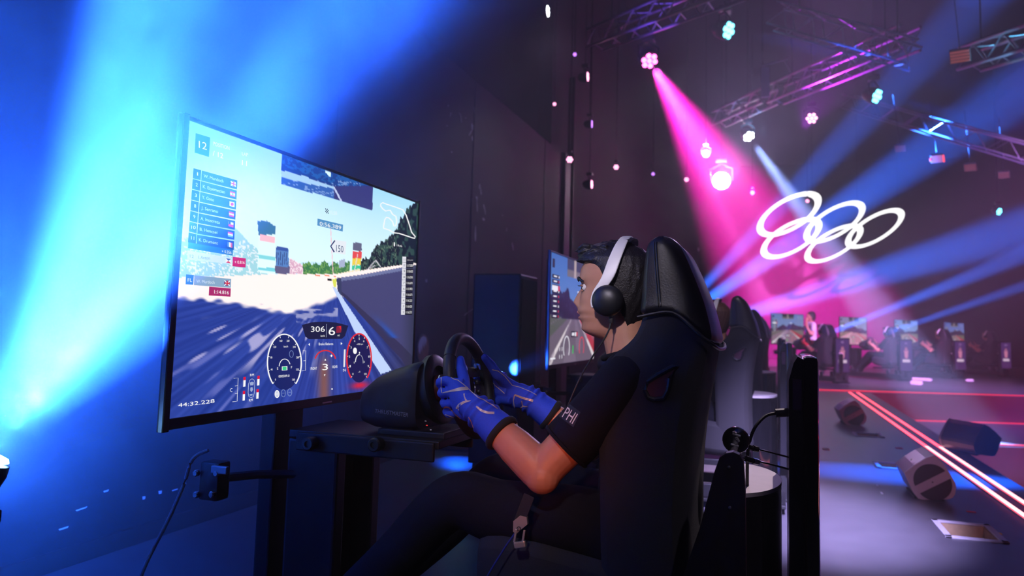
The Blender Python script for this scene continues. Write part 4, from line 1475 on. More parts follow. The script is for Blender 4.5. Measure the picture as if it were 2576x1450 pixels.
    paint(col, (mir & (Y < 384 + (X - 709) * .375 + 32) & (vnoise(X / 6, Y / 4, 31) > .5)).astype(float), (35, 110, 190), .6)
    paint(col, (mir & inpoly(X, Y, [(706, 428), (760, 442), (830, 466), (852, 474), (858, 508), (706, 462)])).astype(float), (165, 205, 240))
    paint(col, (mir & inpoly(X, Y, [(706, 446), (790, 466), (850, 476), (862, 506), (706, 470)])).astype(float), (48, 96, 180))
    paint(col, (mir & (vnoise(X / 14, Y / 3, 32) > .72) & (Y > 455)).astype(float), (170, 195, 240), .6)
    paint(col, (mir & (X > 840) & (Y > 468)).astype(float), (52, 54, 120))
    paint(col, (mir & inpoly(X, Y, [(838, 472), (842, 471), (862, 508), (857, 508)])).astype(float), (190, 200, 235))
    paint(col, (mir & inpoly(X, Y, [(816, 430), (833, 434), (832, 444), (826, 442)])).astype(float), (215, 245, 250))
    return U, V, col


def picture_game(seed, ground=(120, 112, 116), sky=(70, 120, 200), hill=(32, 40, 50)):
    def f(nu, nv):
        U, V = np.meshgrid(np.linspace(0, 1, nu), np.linspace(0, 1, nv))
        col = np.zeros(U.shape + (3,))
        t = V[..., None] / .5
        col[:] = np.array(sky) * (1 - t * .3) + np.array([190, 215, 240]) * t * .3
        e = .40 + .07 * np.sin(U * 6 + seed) + .10 * (vnoise(U * 9 + seed * 3, V * 0, seed) - .5) + .05 * (vnoise(U * 40, V * 0, seed + 1) - .5)
        paint(col, (V > e).astype(float), hill)
        paint(col, ((V > e) & (vnoise(U * 30, V * 22, seed + 2) > .62)).astype(float), np.array(hill) * 1.7, .7)
        g = V > .56 + .03 * np.sin(U * 4 + seed * 2)
        paint(col, g.astype(float), ground)
        d = np.abs(U - .52) / np.maximum(V - .5, .01)
        paint(col, (g & (d > .95) & (d < 1.1)).astype(float), (235, 225, 230))
        paint(col, (g & (d > 1.1) & (d < 2.0) & (U > .5)).astype(float), (185, 60, 75))
        paint(col, (g & (d > 2.0)).astype(float), np.array(ground) * .7 + np.array([10, 25, 5]))
        paint(col, (g & (vnoise((U - .5) / np.maximum(V - .48, .02) * 3, V * 3, seed + 5) > .66)).astype(float), np.array(ground) * 1.25, .5)
        # instruments and mirror
        m = (U > .33) & (U < .70) & (V < .17)
        paint(col, m.astype(float), (52, 56, 70))
        paint(col, (m & (V > .10)).astype(float), (120, 110, 105))
        paint(col, (m & (U > .48) & (U < .52)).astype(float), (190, 170, 160))
        return U, V, col
    return f


def screen_object(name, fn, nu, nv, material, parent):
    U, V, col = fn(nu, nv)
    me = bpy.data.meshes.new(name)
    n = nu * nv
    co = np.stack([np.full(n, TVX), TVY0 + TVW * U.ravel(), TVZ0 + TVH * (1 - V.ravel())], 1)
    i = np.arange(nu - 1)[None, :] + np.arange(nv - 1)[:, None] * nu
    q = np.stack([i, i + nu, i + nu + 1, i + 1], -1).reshape(-1, 4)
    me.from_pydata(co.tolist(), [], q.tolist())
    a = me.color_attributes.new('Col', 'FLOAT_COLOR', 'POINT')
    lin = np.concatenate([srgb(np.clip(col, 0, 255)).reshape(-1, 3), np.ones((n, 1))], 1)
    a.data.foreach_set('color', lin.astype(np.float32).ravel())
    me.materials.append(material)
    o = bpy.data.objects.new(name, me)
    COL.objects.link(o)
    o.parent = parent
    return o


def make_tv(fn, nu, nv, material):
    t = empty('television')
    y0, y1, z0, z1 = TVY0, TVY0 + TVW, TVZ0, TVZ0 + TVH
    bz = MB()
    for (cy_, cz, sy, sz) in ((y0 - .0095, (z0 + z1) / 2 - .008, .019, z1 - z0 + .042), (y1 + .0055, (z0 + z1) / 2 - .008, .011, z1 - z0 + .042),
                              ((y0 + y1) / 2, z1 + .004, y1 - y0, .008), ((y0 + y1) / 2, z0 - .0125, y1 - y0, .025)):
        bz.box((TVX - .005, cy_, cz), (.018, sy, sz), .0015)
    bz.build('bezel', mat('bezel_black', (.010, .010, .013), .35), t, smooth=False)
    ed = MB().box((TVX - .003, y0 - .0195, (z0 + z1) / 2 - .008), (.010, .0015, z1 - z0 + .040))
    ed.box((TVX - .003, (y0 + y1) / 2, z1 + .0085), (.012, y1 - y0 + .02, .0015))
    ed.build('edge_trim', mat('dark_chrome_edge', (.35, .35, .38), .25, 1.0), t, smooth=False)
    MB().box((TVX - .035, (y0 + y1) / 2 + .03, (z0 + z1) / 2), (.044, TVW - .14, TVH - .06), .012).build('back_panel', BLK, t, smooth=False)
    MB().box((TVX - .075, (y0 + y1) / 2, (z0 + z1) / 2 - .05), (.040, TVW * .6, TVH * .6), .012).build('electronics_box', BLK, t, smooth=False)
    sc = screen_object('screen', fn, nu, nv, material, t)
    MB().box((TVX + .0045, (y0 + y1) / 2 + .03, z0 - .017), (.003, .05, .004)).build('maker_plate', STEEL, t, smooth=False)
    return t, sc


_hud_mats = {}


def hud_mat(rgb, strength=1.0):
    k = (rgb, strength)
    if k not in _hud_mats:
        l = srgb(rgb)
        _hud_mats[k] = mat('screen_ink_%d' % len(_hud_mats), (.004, .004, .004), .3, emit=tuple(float(c) for c in l), strength=strength)
    return _hud_mats[k]


class Hud:
    """Flat graphics of the first screen, traced in the photograph's pixels onto the screen's plane."""

    def __init__(self, parent):
        self.layers = {}
        self.parent = parent

    def add(self, v, f, rgb, lift=1, name='screen_graphic'):
        k = (name, rgb, lift)
        mb = self.layers.setdefault(k, MB())
        pts = []
        for (x, y) in v:
            p = on_plane(x, y, 0, TVX)
            pts.append((TVX + .0006 * lift, p.y - RIGY, p.z))
        mb.add(pts, f)

    def poly(self, pts, rgb, lift=1, name='screen_graphic'):
        self.add(pts, [tuple(range(len(pts)))], rgb, lift, name)

    def line(self, pts, w, rgb, lift=2, name='screen_graphic', sub=1):
        self.add(*strip(pts, w, sub), rgb, lift, name)

    def text(self, s, left, right, cap, rgb=(255, 255, 255), lift=3, name='screen_text'):
        self.add(*text_px(s, left, right, (cap * -.06 * 0, -cap)), rgb, lift, name)

    def finish(self):
        layers_to_part(self.parent, [(mb, hud_mat(rgb)) for (name, rgb, lift), mb in self.layers.items()])


def layers_to_part(parent, layers):
    """All flat print of one screen as one part."""
    me = bpy.data.meshes.new('screen_graphics')
    v, f, mi = [], [], []
    slots = {}
    for mb, m in layers:
        if m.name not in slots:
            slots[m.name] = len(slots)
            me.materials.append(m)
        n = len(v)
        v += mb.v
        f += [tuple(i + n for i in q) for q in mb.f]
        mi += [slots[m.name]] * len(mb.f)
    me.from_pydata([tuple(p) for p in v], [], f)
    me.polygons.foreach_set('material_index', mi)
    o = bpy.data.objects.new('screen_graphics', me)
    COL.objects.link(o)
    o.parent = parent
    o['kind'] = 'stuff'


def ell(cx, cy, rx, ry, a0, a1, n=40):
    return [(cx + rx * math.cos(R(a0 + (a1 - a0) * i / n)), cy - ry * math.sin(R(a0 + (a1 - a0) * i / n))) for i in range(n + 1)]


def main_hud(sc):
    h = Hud(sc)
    W_ = (255, 255, 255)
    P2 = lambda x, y: (380 + x / 3.626, 280 + y / 3.626)      # upper detail
    P3 = lambda x, y: (380 + x / 3.223, 660 + y / 3.223)      # lower detail
    h.poly([P2(405, 200), P2(537, 240), P2(526, 417), P2(396, 378)], (40, 118, 180))
    h.text('12', P2(430, 333), P2(503, 355), 18)
    h.text('POSITION', P2(564, 312), P2(710, 355), 9.5, (240, 252, 255))
    h.text('/ 12', P2(558, 405), P2(652, 432), 13)
    h.text('LAP', P2(824, 402), P2(880, 414), 8.5, (235, 250, 255))
    h.text('11', P2(824, 490), P2(870, 502), 13)
    rows = [('1', 'W. Murdoch', 0, .45), ('2', 'K. Etyemezian', 1, .5), ('3', 'Y. Goto', 2, .27), ('8', 'J. Serrano', 3, .38), ('9', 'A. Inostroza', 4, .44), ('10', 'B. Hencsei', 5, .40), ('11', 'K. Drumont', 6, .43)]
    for num, nm, i, wd in rows:
        xl, yt = 385 - 7.2 * i, 520 + 97.5 * i
        xr = 785 - 5.0 * i
        dyr = 112 - 5.0 * i
        dn = 92 - .3 * i
        h.poly([P2(xl, yt), P2(xl + 70, yt + 19), P2(xl + 65, yt + dn + 18), P2(xl - 6, yt + dn)], (18, 74, 140))
        h.poly([P2(xl + 76, yt + 21), P2(xr, yt + dyr), P2(xr - 3, yt + dyr + 82 - .5 * i), P2(xl + 71, yt + dn + 20)], (48, 112, 165) if i < 3 else (32, 92, 150))
        k = (dyr - 21) / (xr - xl - 76)
        nl, nr = {'1': (29, 38), '11': (18, 46), '10': (12, 52)}.get(num, (24, 42))
        h.text(num, P2(xl + nl, yt + 66), P2(xl + nr, yt + 70), 8.5)
        x0 = xl + 90
        x1 = x0 + 400 * wd
        h.text(nm, P2(x0, yt + 21 + k * 14 + 58), P2(x1, yt + 21 + k * (x1 - xl - 76) + 58), 8, (225, 245, 255))
        # flags
        fx, fy = 722 - 5.0 * i, 636 + 92.5 * i
        fw_, fh_ = 46, 44
        cA = lambda a, b: P2(fx + a * fw_, fy + b * fh_ + a * 12)
        q = lambda a0, a1, b0, b1, c, l=2: h.poly([cA(a0, b0), cA(a1, b0), cA(a1, b1), cA(a0, b1)], c, l, 'screen_flag')
        if i == 0:
            q(0, 1, 0, 1, (40, 60, 150)); h.line([cA(0, .05), cA(1, .95)], 3, W_, 3, 'screen_flag'); h.line([cA(0, .95), cA(1, .05)], 3, W_, 3, 'screen_flag')
            h.line([cA(.5, 0), cA(.5, 1)], 5, W_, 4, 'screen_flag'); h.line([cA(0, .5), cA(1, .5)], 5, W_, 4, 'screen_flag')
            h.line([cA(.5, 0), cA(.5, 1)], 2.5, (215, 40, 70), 5, 'screen_flag'); h.line([cA(0, .5), cA(1, .5)], 2.5, (215, 40, 70), 5, 'screen_flag')
        elif i == 1:
            q(0, 1, 0, .28, (230, 60, 90)); q(0, 1, .28, .72, W_); q(0, 1, .72, 1, (230, 60, 90)); q(.4, .6, .34, .66, (60, 120, 110), 3)
        elif i == 2:
            q(0, 1, 0, 1, W_); h.poly(ell(*cA(.5, .5), 3.6, 4.2, 0, 340, 18), (225, 30, 90), 3, 'screen_flag')
        elif i == 3:
            q(0, 1, 0, .33, (230, 60, 90)); q(0, 1, .33, .67, W_); q(0, 1, .67, 1, (230, 60, 90))
        elif i == 4:
            q(0, 1, 0, .5, W_); q(0, .4, 0, .5, (40, 80, 170), 3); q(0, 1, .5, 1, (230, 70, 90))
        elif i == 5:
            q(0, 1, 0, .33, (225, 80, 100)); q(0, 1, .33, .67, W_); q(0, 1, .67, 1, (120, 190, 170))
        else:
            q(0, .33, 0, 1, (90, 150, 200)); q(.33, .67, 0, 1, W_); q(.67, 1, 0, 1, (225, 110, 110))
    h.poly([P2(338, 1195), P2(745, 1265), P2(743, 1318), P2(336, 1250)], (44, 130, 190))
    h.text('+ 0.356', P2(640, 1290), P2(728, 1304), 7.5)
    h.poly([P2(330, 1270), P2(740, 1340), P2(738, 1395), P2(328, 1355)], (215, 240, 250))
    h.text('12', P2(348, 1335), P2(384, 1341), 8, (120, 180, 205))
    h.text('I. Anton', P2(424, 1345), P2(530, 1355), 8, (120, 185, 210))
    fl_ = [P2(678, 1342), P2(724, 1349), P2(723, 1388), P2(677, 1382)]
    h.poly(fl_, W_, 2, 'screen_flag'); h.poly([P2(678, 1342), P2(724, 1349), P2(700, 1366)], (60, 110, 190), 3, 'screen_flag'); h.poly([P2(677, 1382), P2(723, 1388), P2(700, 1366)], (225, 60, 90), 3, 'screen_flag')
    h.poly([P2(744, 1328), P2(863, 1344), P2(860, 1427), P2(741, 1415)], (215, 45, 130))
    h.text('+ 0.816', P2(757, 1390), P2(848, 1396), 8)
    # fastest lap
    h.poly([P3(282, 98), P3(345, 105), P3(341, 184), P3(278, 180)], (60, 135, 185))
    h.poly([P3(349, 106), P3(648, 136), P3(645, 208), P3(346, 186)], (140, 175, 205))
    h.text('FL', P3(292, 158), P3(328, 160), 9)
    h.text('W. Murdoch', P3(362, 166), P3(510, 176), 8, (225, 240, 250))
    fl_ = [P3(590, 148), P3(634, 152), P3(632, 192), P3(588, 189)]
    h.poly(fl_, (40, 60, 150), 2, 'screen_flag')
    for a, b in ((0, 2), (1, 3)):
        h.line([fl_[a], fl_[b]], 2.4, W_, 3, 'screen_flag')
    h.line([P3(612, 150), P3(610, 190)], 3, (215, 40, 70), 4, 'screen_flag'); h.line([P3(589, 169), P3(633, 172)], 3, (215, 40, 70), 4, 'screen_flag')
    h.poly([P3(470, 198), P3(645, 213), P3(642, 280), P3(466, 270)], (175, 45, 110))
    h.text('1:14.816', P3(508, 254), P3(626, 262), 9)
    # lap timer
    h.poly([P2(1517, 980), P2(1750, 1036), P2(1747, 1098), P2(1515, 1042)], (85, 150, 205))
    h.text('0:56.389', P2(1534, 1042), P2(1730, 1082), 10)
    for i in range(4):
        for j in range(4):
            if (i + j) % 2 == 0:
                x, y = 1586 + i * 7.5, 886 + j * 11 + i * 1.5
                h.poly([P2(x, y), P2(x + 7.5, y + 1.5), P2(x + 7.5, y + 12), P2(x, y + 11)], (20, 30, 60) if True else W_, 2)
    h.text('15:28', P2(1630, 938), P2(1692, 948), 9, (235, 248, 255))
    # brake marker board
    h.poly([P2(1632, 1232), P2(1668, 1172), P2(1780, 1190), P2(1770, 1310), P2(1660, 1290)], (238, 244, 252))
    h.line([P2(1674, 1180), P2(1636, 1232), P2(1668, 1286)], 3.5, (60, 70, 120), 2)
    h.text('150', P2(1684, 1280), P2(1750, 1290), 17, (60, 80, 120))
    # track map
    mp = [(2240, 1000), (2232, 960), (2215, 950), (2200, 940), (2180, 905), (2160, 905), (2140, 912), (2110, 890), (2092, 865), (2095, 845), (2110, 835), (2150, 850), (2230, 876), (2295, 900), (2325, 950), (2355, 1040), (2375, 1105),
          (2408, 1145), (2402, 1160), (2380, 1155), (2330, 1138), (2260, 1115), (2215, 1110), (2170, 1085), (2120, 1068), (2120, 1045), (2130, 990), (2145, 968), (2170, 975), (2200, 1005), (2215, 1050), (2228, 1048), (2238, 1020), (2240, 1000)]
    h.line([P2(*p) for p in mp], 2.6, W_)
    h.text('1.4 m/s', P2(2238, 1232), P2(2286, 1242), 6)
    h.poly([P2(2213, 1195), P2(2222, 1198), P2(2222, 1228), P2(2218, 1236), P2(2211, 1224)], W_, 2)
    laps = ['-:--.---', '1:17.000', '1:18.603', '1:16.501', '1:16.670', '1:15.902', '1:16.671', '1:16.223', '1:16.420', '1:16.571']
    for i, s in enumerate(laps):
        y = 646 + i * 14.7
        xo = -i * .35
        h.poly([(1012 + xo, y), (1021.5 + xo, y + .3), (1021.2 + xo, y + 14.2), (1011.7 + xo, y + 14)], (232, 232, 240))
        h.text(str(11 - i), (1014.6 + xo, y + 10), (1018.6 + xo, y + 10), 5.5, (40, 40, 60))
        h.text(s, (1023.5 + xo, y + 10.5), (1038 + xo, y + 10.8), 6)
        h.poly([(1021.8 + xo, y + .3), (1039.5 + xo, y + .8), (1039.2 + xo, y + 14.4), (1021.4 + xo, y + 14.2)], (20, 22, 34))
    # speed readout
    h.poly([P3(1222, 510), P3(1300, 488), P3(1400, 483), P3(1500, 490), P3(1598, 515), P3(1570, 600), P3(1545, 622), P3(1280, 625), P3(1250, 605)], (24, 28, 66))
    h.text('306', P3(1292, 566), P3(1405, 564), 14)
    h.text('6', P3(1436, 592), P3(1488, 591), 21)
    h.line([P3(1421, 502), P3(1418, 610)], .8, (180, 190, 220))
    h.poly([P3(1502, 520), P3(1540, 518), P3(1541, 570), P3(1500, 574)], (240, 45, 45))
    h.text('km/h', P3(1372, 606), P3(1404, 605), 5)
    h.text('MT', P3(1509, 602), P3(1528, 601), 4)
    h.text('Brake Balance', P3(1356, 674), P3(1473, 672), 6.5)
    h.poly([P3(1272, 667), P3(1285, 656), P3(1285, 679)], W_, 2); h.poly([P3(1549, 660), P3(1536, 650), P3(1536, 671)], W_, 2)
    h.text('3', P3(1386, 876), P3(1430, 874), 16); h.text('FRONT', P3(1290, 874), P3(1342, 871), 6.5); h.text('REAR', P3(1468, 860), P3(1508, 857), 6.5)
    h.poly([P3(1410, 782), P3(1404, 798), P3(1417, 797)], W_, 2); h.poly([P3(1405, 926), P3(1399, 910), P3(1412, 909)], W_, 2)
    h.line(ell(*P3(1411, 800), 26, 26, 168, 12, 24), 3, (225, 45, 45)); h.poly([P3(1450, 758), P3(1460, 748), P3(1468, 760), P3(1458, 770)], W_, 3)
    h.poly(ell(*P3(1465, 1029), 1.6, 2.2, 0, 330, 10), W_, 2)
    h.text('44:32.228', P3(215, 1176), P3(510, 1140), 9.5)
    # gauges
    def gauge(cx, cy_, rx, ry, a0, a1, rgb, wd, labels, r_l, sz):
        p = ell(cx, cy_, rx, ry, a0, a1, 60)
        h.line(p, wd, rgb)
        for i, s in enumerate(labels):
            a = a0 + (a1 - a0) * i / (len(labels) - 1)
            x, y = ell(cx, cy_, rx * r_l, ry * r_l, a, a, 1)[0]
            w_ = 2.3 * len(s) * sz / 5
            h.text(s, (x - w_ / 2, y + sz / 2), (x + w_ / 2, y + sz / 2 - .2), sz)
            q = ell(cx, cy_, rx * .97, ry * .97, a, a, 1)[0]
            q2 = ell(cx, cy_, rx * .90, ry * .90, a, a, 1)[0]
            h.line([q, q2], 1.1, W_)
    h.poly(ell(714.5, 912, 41, 70, 0, 355, 48), (22, 36, 104)); h.poly(ell(902.5, 902, 29, 61, 0, 355, 48), (24, 26, 84))
    gauge(714.5, 913, 42.5, 71.5, 228, -48, W_, 3.0, ['0', '40', '80', '120', '160', '200', '240', '280', '320', '360'], .80, 5)
    gauge(902.5, 903, 30.8, 63, 230, -50, (232, 40, 45), 3.4, ['0', '1', '2', '3', '4', '5', '6', '7', '8', '9', '10'], .80, 5.5)
    h.text('km/h', P3(1072, 692), P3(1106, 691), 5); h.text('000309.0', P3(1030, 936), P3(1118, 930), 6); h.text('x1000 rpm', P3(1664, 672), P3(1714, 670), 4)
    h.line(ell(*P3(1081, 850), 14, 20, 175, 20, 20), 1.8, W_); h.poly([P3(1058, 846), P3(1102, 843), P3(1102, 876), P3(1058, 879)], W_, 2); h.poly([P3(1061, 849), P3(1094, 847), P3(1094, 874), P3(1061, 876)], (60, 205, 140), 3)
    h.text('E', P3(1018, 872), P3(1027, 872), 6); h.text('F', P3(1131, 862), P3(1140, 862), 6)
    h.line(ell(*P3(1135, 745), 5, 8.5, 0, 360, 20), 1.2, (120, 140, 190))
    h.poly(ell(*P3(1651, 719), 4.8, 8.2, 0, 350, 20), W_, 2); h.line(ell(*P3(1686, 810), 9.6, 18.5, 180, 80, 16), 1.8, W_); h.line(ell(*P3(1686, 810), 9.6, 18.5, 70, -10, 12), .6, W_)
    for s, x, y in (('0', 1640, 822), ('1', 1683, 742), ('2', 1722, 815), ('-1', 1676, 896)):
        h.text(s, P3(x, y), P3(x + 7 * len(s), y), 4.5)
    for x, y, c in ((1019, 1070, W_), (1070, 1063, (110, 130, 190)), (1121, 1056, (120, 140, 200))):
        h.line(ell(*P3(x, y), 5.2, 9, 0, 360, 24), 1.8, c)
        h.line([P3(x - 10, y), P3(x + 10, y - 1)], 1.4, c)
    h.poly(ell(*P3(1019, 1070), 4.8, 8.4, 0, 350, 24), (210, 215, 235), 1)
    # pedal bars
    h.line([P3(1228, 719), P3(1252, 716), P3(1250, 878), P3(1220, 882)], .9, W_); h.line([P3(1232, 800), P3(1250, 798)], .9, W_)
    h.poly([P3(1563, 708), P3(1576, 706), P3(1571, 850), P3(1558, 852)], (235, 235, 240)); h.text('N', P3(1555, 888), P3(1574, 886), 7)
    h.line([P3(667, 942), P3(703, 938), P3(695, 1128), P3(657, 1133)], .9, W_)
    for y in (1005, 1066):
        h.line([P3(678, y), P3(700, y - 3)], .9, W_)
    h.line(ell(*P3(651, 1038), 3.2, 4.2, 60, 300, 16), 1, W_)
    for x, y in ((745, 932), (858, 922), (740, 1045), (851, 1030)):
        h.poly([P3(x + 2, y), P3(x + 20, y - 2), P3(x + 19, y + 24), P3(x + 1, y + 26)], (230, 25, 60), 2)
        h.poly([P3(x + 1, y + 27), P3(x + 19, y + 25), P3(x + 17, y + 76), P3(x - 1, y + 79)], W_, 2)
    h.text('RM', P3(799, 926), P3(830, 923), 6.5); h.text('RM', P3(789, 1131), P3(820, 1127), 6.5)
    car = [(788, 985), (800, 955), (815, 946), (832, 955), (838, 978), (834, 1060), (826, 1092), (808, 1099), (790, 1090), (784, 1060), (788, 985)]
    h.line([P3(*p) for p in car], 1.0, (200, 210, 240))
    for c in (([(797, 978), (815, 970), (831, 976), (826, 998), (802, 1000)]), ([(803, 1018), (818, 1012), (824, 1034), (812, 1054), (801, 1040)]), ([(795, 1072), (820, 1068), (818, 1082), (797, 1084)])):
        h.poly([P3(*p) for p in c], (160, 175, 215), 2)
    h.finish()
    bpy.context.view_layer.update()


def simple_hud(sc, scale=1.0):
    """Small instruments and timing list of the other screens (flat on the glass)."""
    mw, mg, mr, mk = MB(), MB(), MB(), MB()
    x = TVX + .0008

    def rect(m, u0, v0, u1, v1, l=0):
        m.add([(x + l, TVY0 + TVW * u, TVZ0 + TVH * (1 - v)) for u, v in ((u0, v0), (u1, v0), (u1, v1), (u0, v1))], [(0, 1, 2, 3)])

    def arc(m, cu, cv, r, a0, a1, w_):
        v, f = strip([(cu + r * math.cos(R(a0 + (a1 - a0) * k / 20)) * TVH / TVW, cv - r * math.sin(R(a0 + (a1 - a0) * k / 20))) for k in range(21)], w_, 1)
        m.add([(x + .0006, TVY0 + TVW * u, TVZ0 + TVH * (1 - q)) for u, q in v], f)
    rect(mk, .03, .05, .075, .13)
    for i in range(9):
        rect(mk, .03, .19 + i * .045, .17, .225 + i * .045)
        rect(mw, .06, .20 + i * .045, .12, .212 + i * .045, .0006)
        rect(mr if i % 3 else mw, .15, .198 + i * .045, .165, .216 + i * .045, .0006)
    rect(mw, .03, .29, .14, .335, .001)
    rect(mr, .145, .29, .175, .335, .001)
    rect(mw, .56, .30, .64, .315)
    rect(mk, .43, .70, .58, .76)
    rect(mw, .45, .715, .50, .745, .0006)
    rect(mw, .515, .71, .545, .75, .0006)
    rect(mr, .55, .71, .575, .75, .0006)
    arc(mw, .34, .86, .11, 220, -40, .010)
    arc(mr, .68, .86, .10, 220, -40, .012)
    rect(mg, .47, .84, .49, .92)
    for u in (.20, .245):
        for v in (.85, .92):
            rect(mw, u, v, u + .008, v + .035)
    rect(mw, .03, .94, .12, .955)
    mp = [(.83, .06), (.92, .07), (.96, .16), (.90, .14), (.86, .12), (.84, .16), (.82, .12), (.83, .06)]
    v, f = strip(mp, .005, 1)
    mw.add([(x, TVY0 + TVW * u, TVZ0 + TVH * (1 - q)) for u, q in v], f)
    layers_to_part(sc, [(mw, hud_mat((240, 240, 250))), (mg, hud_mat((40, 190, 90))), (mr, hud_mat((220, 50, 70))), (mk, hud_mat((28, 32, 52)))])

# ------------------------------------------------------------------ first simulator
SCREENM = screen_mat('screen_glow', 1.15)
SCREENF = screen_mat('screen_glow_far', 0.9)
SCREENF.cycles.emission_sampling = 'NONE'
ORIG = Vector((0, RIGY, 0))
tv, tvs = make_tv(picture_main, 360, 203, SCREENM)
tag(tv, 'large television with white sky race view, nearest the camera beside the blue beam', 'television', 'televisions of the simulators')
main_hud(tvs)
rig = tag(make_rig(), 'black simulator frame with braided cable under the nearest television', 'simulator frame', 'simulator frames')
base, house = make_base()
tag(base, 'charcoal wheel base with grey lettering in front of the nearest television', 'wheel base', 'wheel bases')
wheel = tag(make_wheel(), 'black round steering wheel held by the blue gloved hands', 'steering wheel', 'steering wheels')
seat = tag(make_seat(), 'black racing seat with leather headrest behind the nearest driver', 'racing seat', 'racing seats')
person, body, hair, shirt, gloves = make_person()
tag(person, 'person in black jersey and blue gloves gripping the nearest steering wheel', 'person', 'drivers')
hs = tag(make_headset(), 'white and black headset on the driver in blue gloves', 'headset', 'headsets')
near = [tv, rig, base, wheel, seat, person, hs]
for o in near:
    o.location = ORIG
bpy.context.view_layer.update()

# print on the driver's things
G = lambda x, y: (1040 + x / 5.8, 880 + y / 5.8)
gl_l, gl_r = gloves
bl, br = bvh_of(gl_l), bvh_of(gl_r)
S = lambda pts, w_, sub=8: strip([G(*p) for p in pts], w_, sub)
print_on(bl, gl_l, 'white_piping', [S([(430, 350), (520, 395), (590, 435), (650, 450), (740, 522), (850, 625), (940, 702), (1010, 728), (1080, 772), (1160, 818), (1225, 868)], 2.0),
                                   S([(400, 372), (410, 430), (405, 560), (415, 630)], 1.8), S([(465, 948), (540, 972), (620, 1000), (690, 1002)], 1.6)], SILVER)
print_on(bl, gl_l, 'silver_stripe', [S([(425, 632), (560, 602), (700, 575), (795, 572)], [1.5, 5, 9, 8])], SILVER)
print_on(bl, gl_l, 'silver_stripe', [S([(920, 832), (1000, 897), (1090, 925), (1180, 930)], [4, 5.5, 6, 6])], SILVER)
print_on(bl, gl_l, 'leaping_cat_emblem', [S([(740, 645), (745, 685), (757, 722), (772, 748)], [3.6, 2.4, 2.8, 5]), S([(838, 752), (785, 757), (725, 776), (675, 806), (645, 842)], [1.6, 4, 6, 7, 6]),
                                          S([(648, 835), (628, 862)], [6, 3.5]), S([(655, 845), (668, 888)], [4.5, 1.5])], SILVER)
print_on(bl, gl_l, 'copper_line', [S([(418, 868), (470, 836), (520, 842), (560, 890), (620, 950), (680, 1000)], [3, 3.5, 3.5, 3, 2.5, 1.5]), S([(810, 985), (850, 1060), (880, 1140)], 1.6)], COPPER)
print_on(br, gl_r, 'white_piping', [S([(1150, 292), (1230, 312), (1330, 392), (1440, 522), (1550, 552), (1700, 612), (1795, 665)], 1.8), S([(925, 385), (1080, 420), (1180, 510), (1330, 640)], 1.8)], SILVER)
print_on(br, gl_r, 'silver_stripe', [S([(1480, 660), (1590, 704), (1745, 748)], [4, 5, 6]), S([(1480, 660), (1455, 740), (1475, 850), (1510, 940)], [3, 2.5, 2.5, 1.5])], SILVER)
print_on(br, gl_r, 'leaping_cat_emblem', [S([(1580, 750), (1586, 790), (1605, 828)], [2, 1.6, 3]), S([(1666, 830), (1605, 830), (1570, 846), (1540, 872)], [1, 3, 3.5, 3]), S([(1545, 868), (1535, 890)], [3, 1])], SILVER)
for g, s in ((gl_l, -1), (gl_r, 1)):
    q = lambda v: my(v, -s)
    dirv = (EL - WR).normalized()
    m = MB().box(q(WR + dirv * .112 + Vector((0, -.046 * (-1 if s > 0 else -.55), .030 if s < 0 else -.012))), (.024, .0012, .022), rot=Matrix.Rotation(R(-20), 3, 'Y'))
    m.build('care_label', mat('care_label', (.75, .70, .72), .7), g, smooth=False)
bs = bvh_of(shirt)
C3 = lambda x, y: (900 + x / 3.372, 820 + y / 3.372)
bp = []
for i in range(6):
    for j in range(6):
        bp.append((i, j))
quad = [C3(1706, 770), C3(1775, 650), C3(1892, 735), C3(1830, 862)]
gv = []
for i in range(7):
    for j in range(7):
        a, b = i / 6, j / 6
        p = [(quad[0][k] * (1 - a) + quad[3][k] * a) * (1 - b) + (quad[1][k] * (1 - a) + quad[2][k] * a) * b for k in (0, 1)]
        gv.append(tuple(p))
gf = [(i * 7 + j, i * 7 + j + 1, i * 7 + j + 8, i * 7 + j + 7) for i in range(6) for j in range(6)]
print_on(bs, shirt, 'sleeve_badge', [(gv, gf)], mat('navy_badge', (.010, .011, .020), .7), .001)
print_on(bs, shirt, 'sleeve_lettering', [text_px('PHI', C3(1735, 776), C3(1822, 836), (14.8, -25.2))], WPRINT, .002)
print_on(bs, shirt, 'sleeve_emblem', [strip([C3(1708, 742), C3(1726, 716), C3(1745, 690)], 3, 4), strip([C3(1730, 735), C3(1746, 708)], 3, 4), strip([C3(1742, 700), C3(1762, 655)], 3, 4)], GPRINT, .002)
print_on(bvh_of(house), house, 'housing_lettering', [text_px('THRUSTMASTER', (943, 1039), (1027, 1049.5), (1.5, -10))], GPRINT, .0012)

# chrome buckle hanging at the seat's side
bk = empty('belt_buckle', on_plane(1303, 1338, 1, 1.715))
tag(bk, 'chrome belt buckle hanging below the driver\'s elbow', 'buckle')
Yk = 0.0
bd = MB()
bd.prism([(-.012, .010), (.004, .024), (.020, .022), (.022, .006), (.006, -.008), (-.004, -.018), (-.012, -.014)], (0, 0, 0.012), (1, 0, 0), (0, 0, 1), -.010)
bd.build('latch_plate', mat('bright_steel', (.8, .78, .82), .28, .7), bk, smooth=False)
MB().box((.006, 0, -.028), (.028, .012, .014), .003, Matrix.Rotation(R(-14), 3, 'Y')).build('hook_bar', mat('bright_steel', (.8, .78, .82), .28, .7), bk, smooth=False)
for x in (-.006, .014):
    MB().box((x, 0, -.010), (.005, .006, .030), .001, Matrix.Rotation(R(8), 3, 'Y')).build('side_arm', mat('bright_steel', (.8, .78, .82), .28, .7), bk, smooth=False)
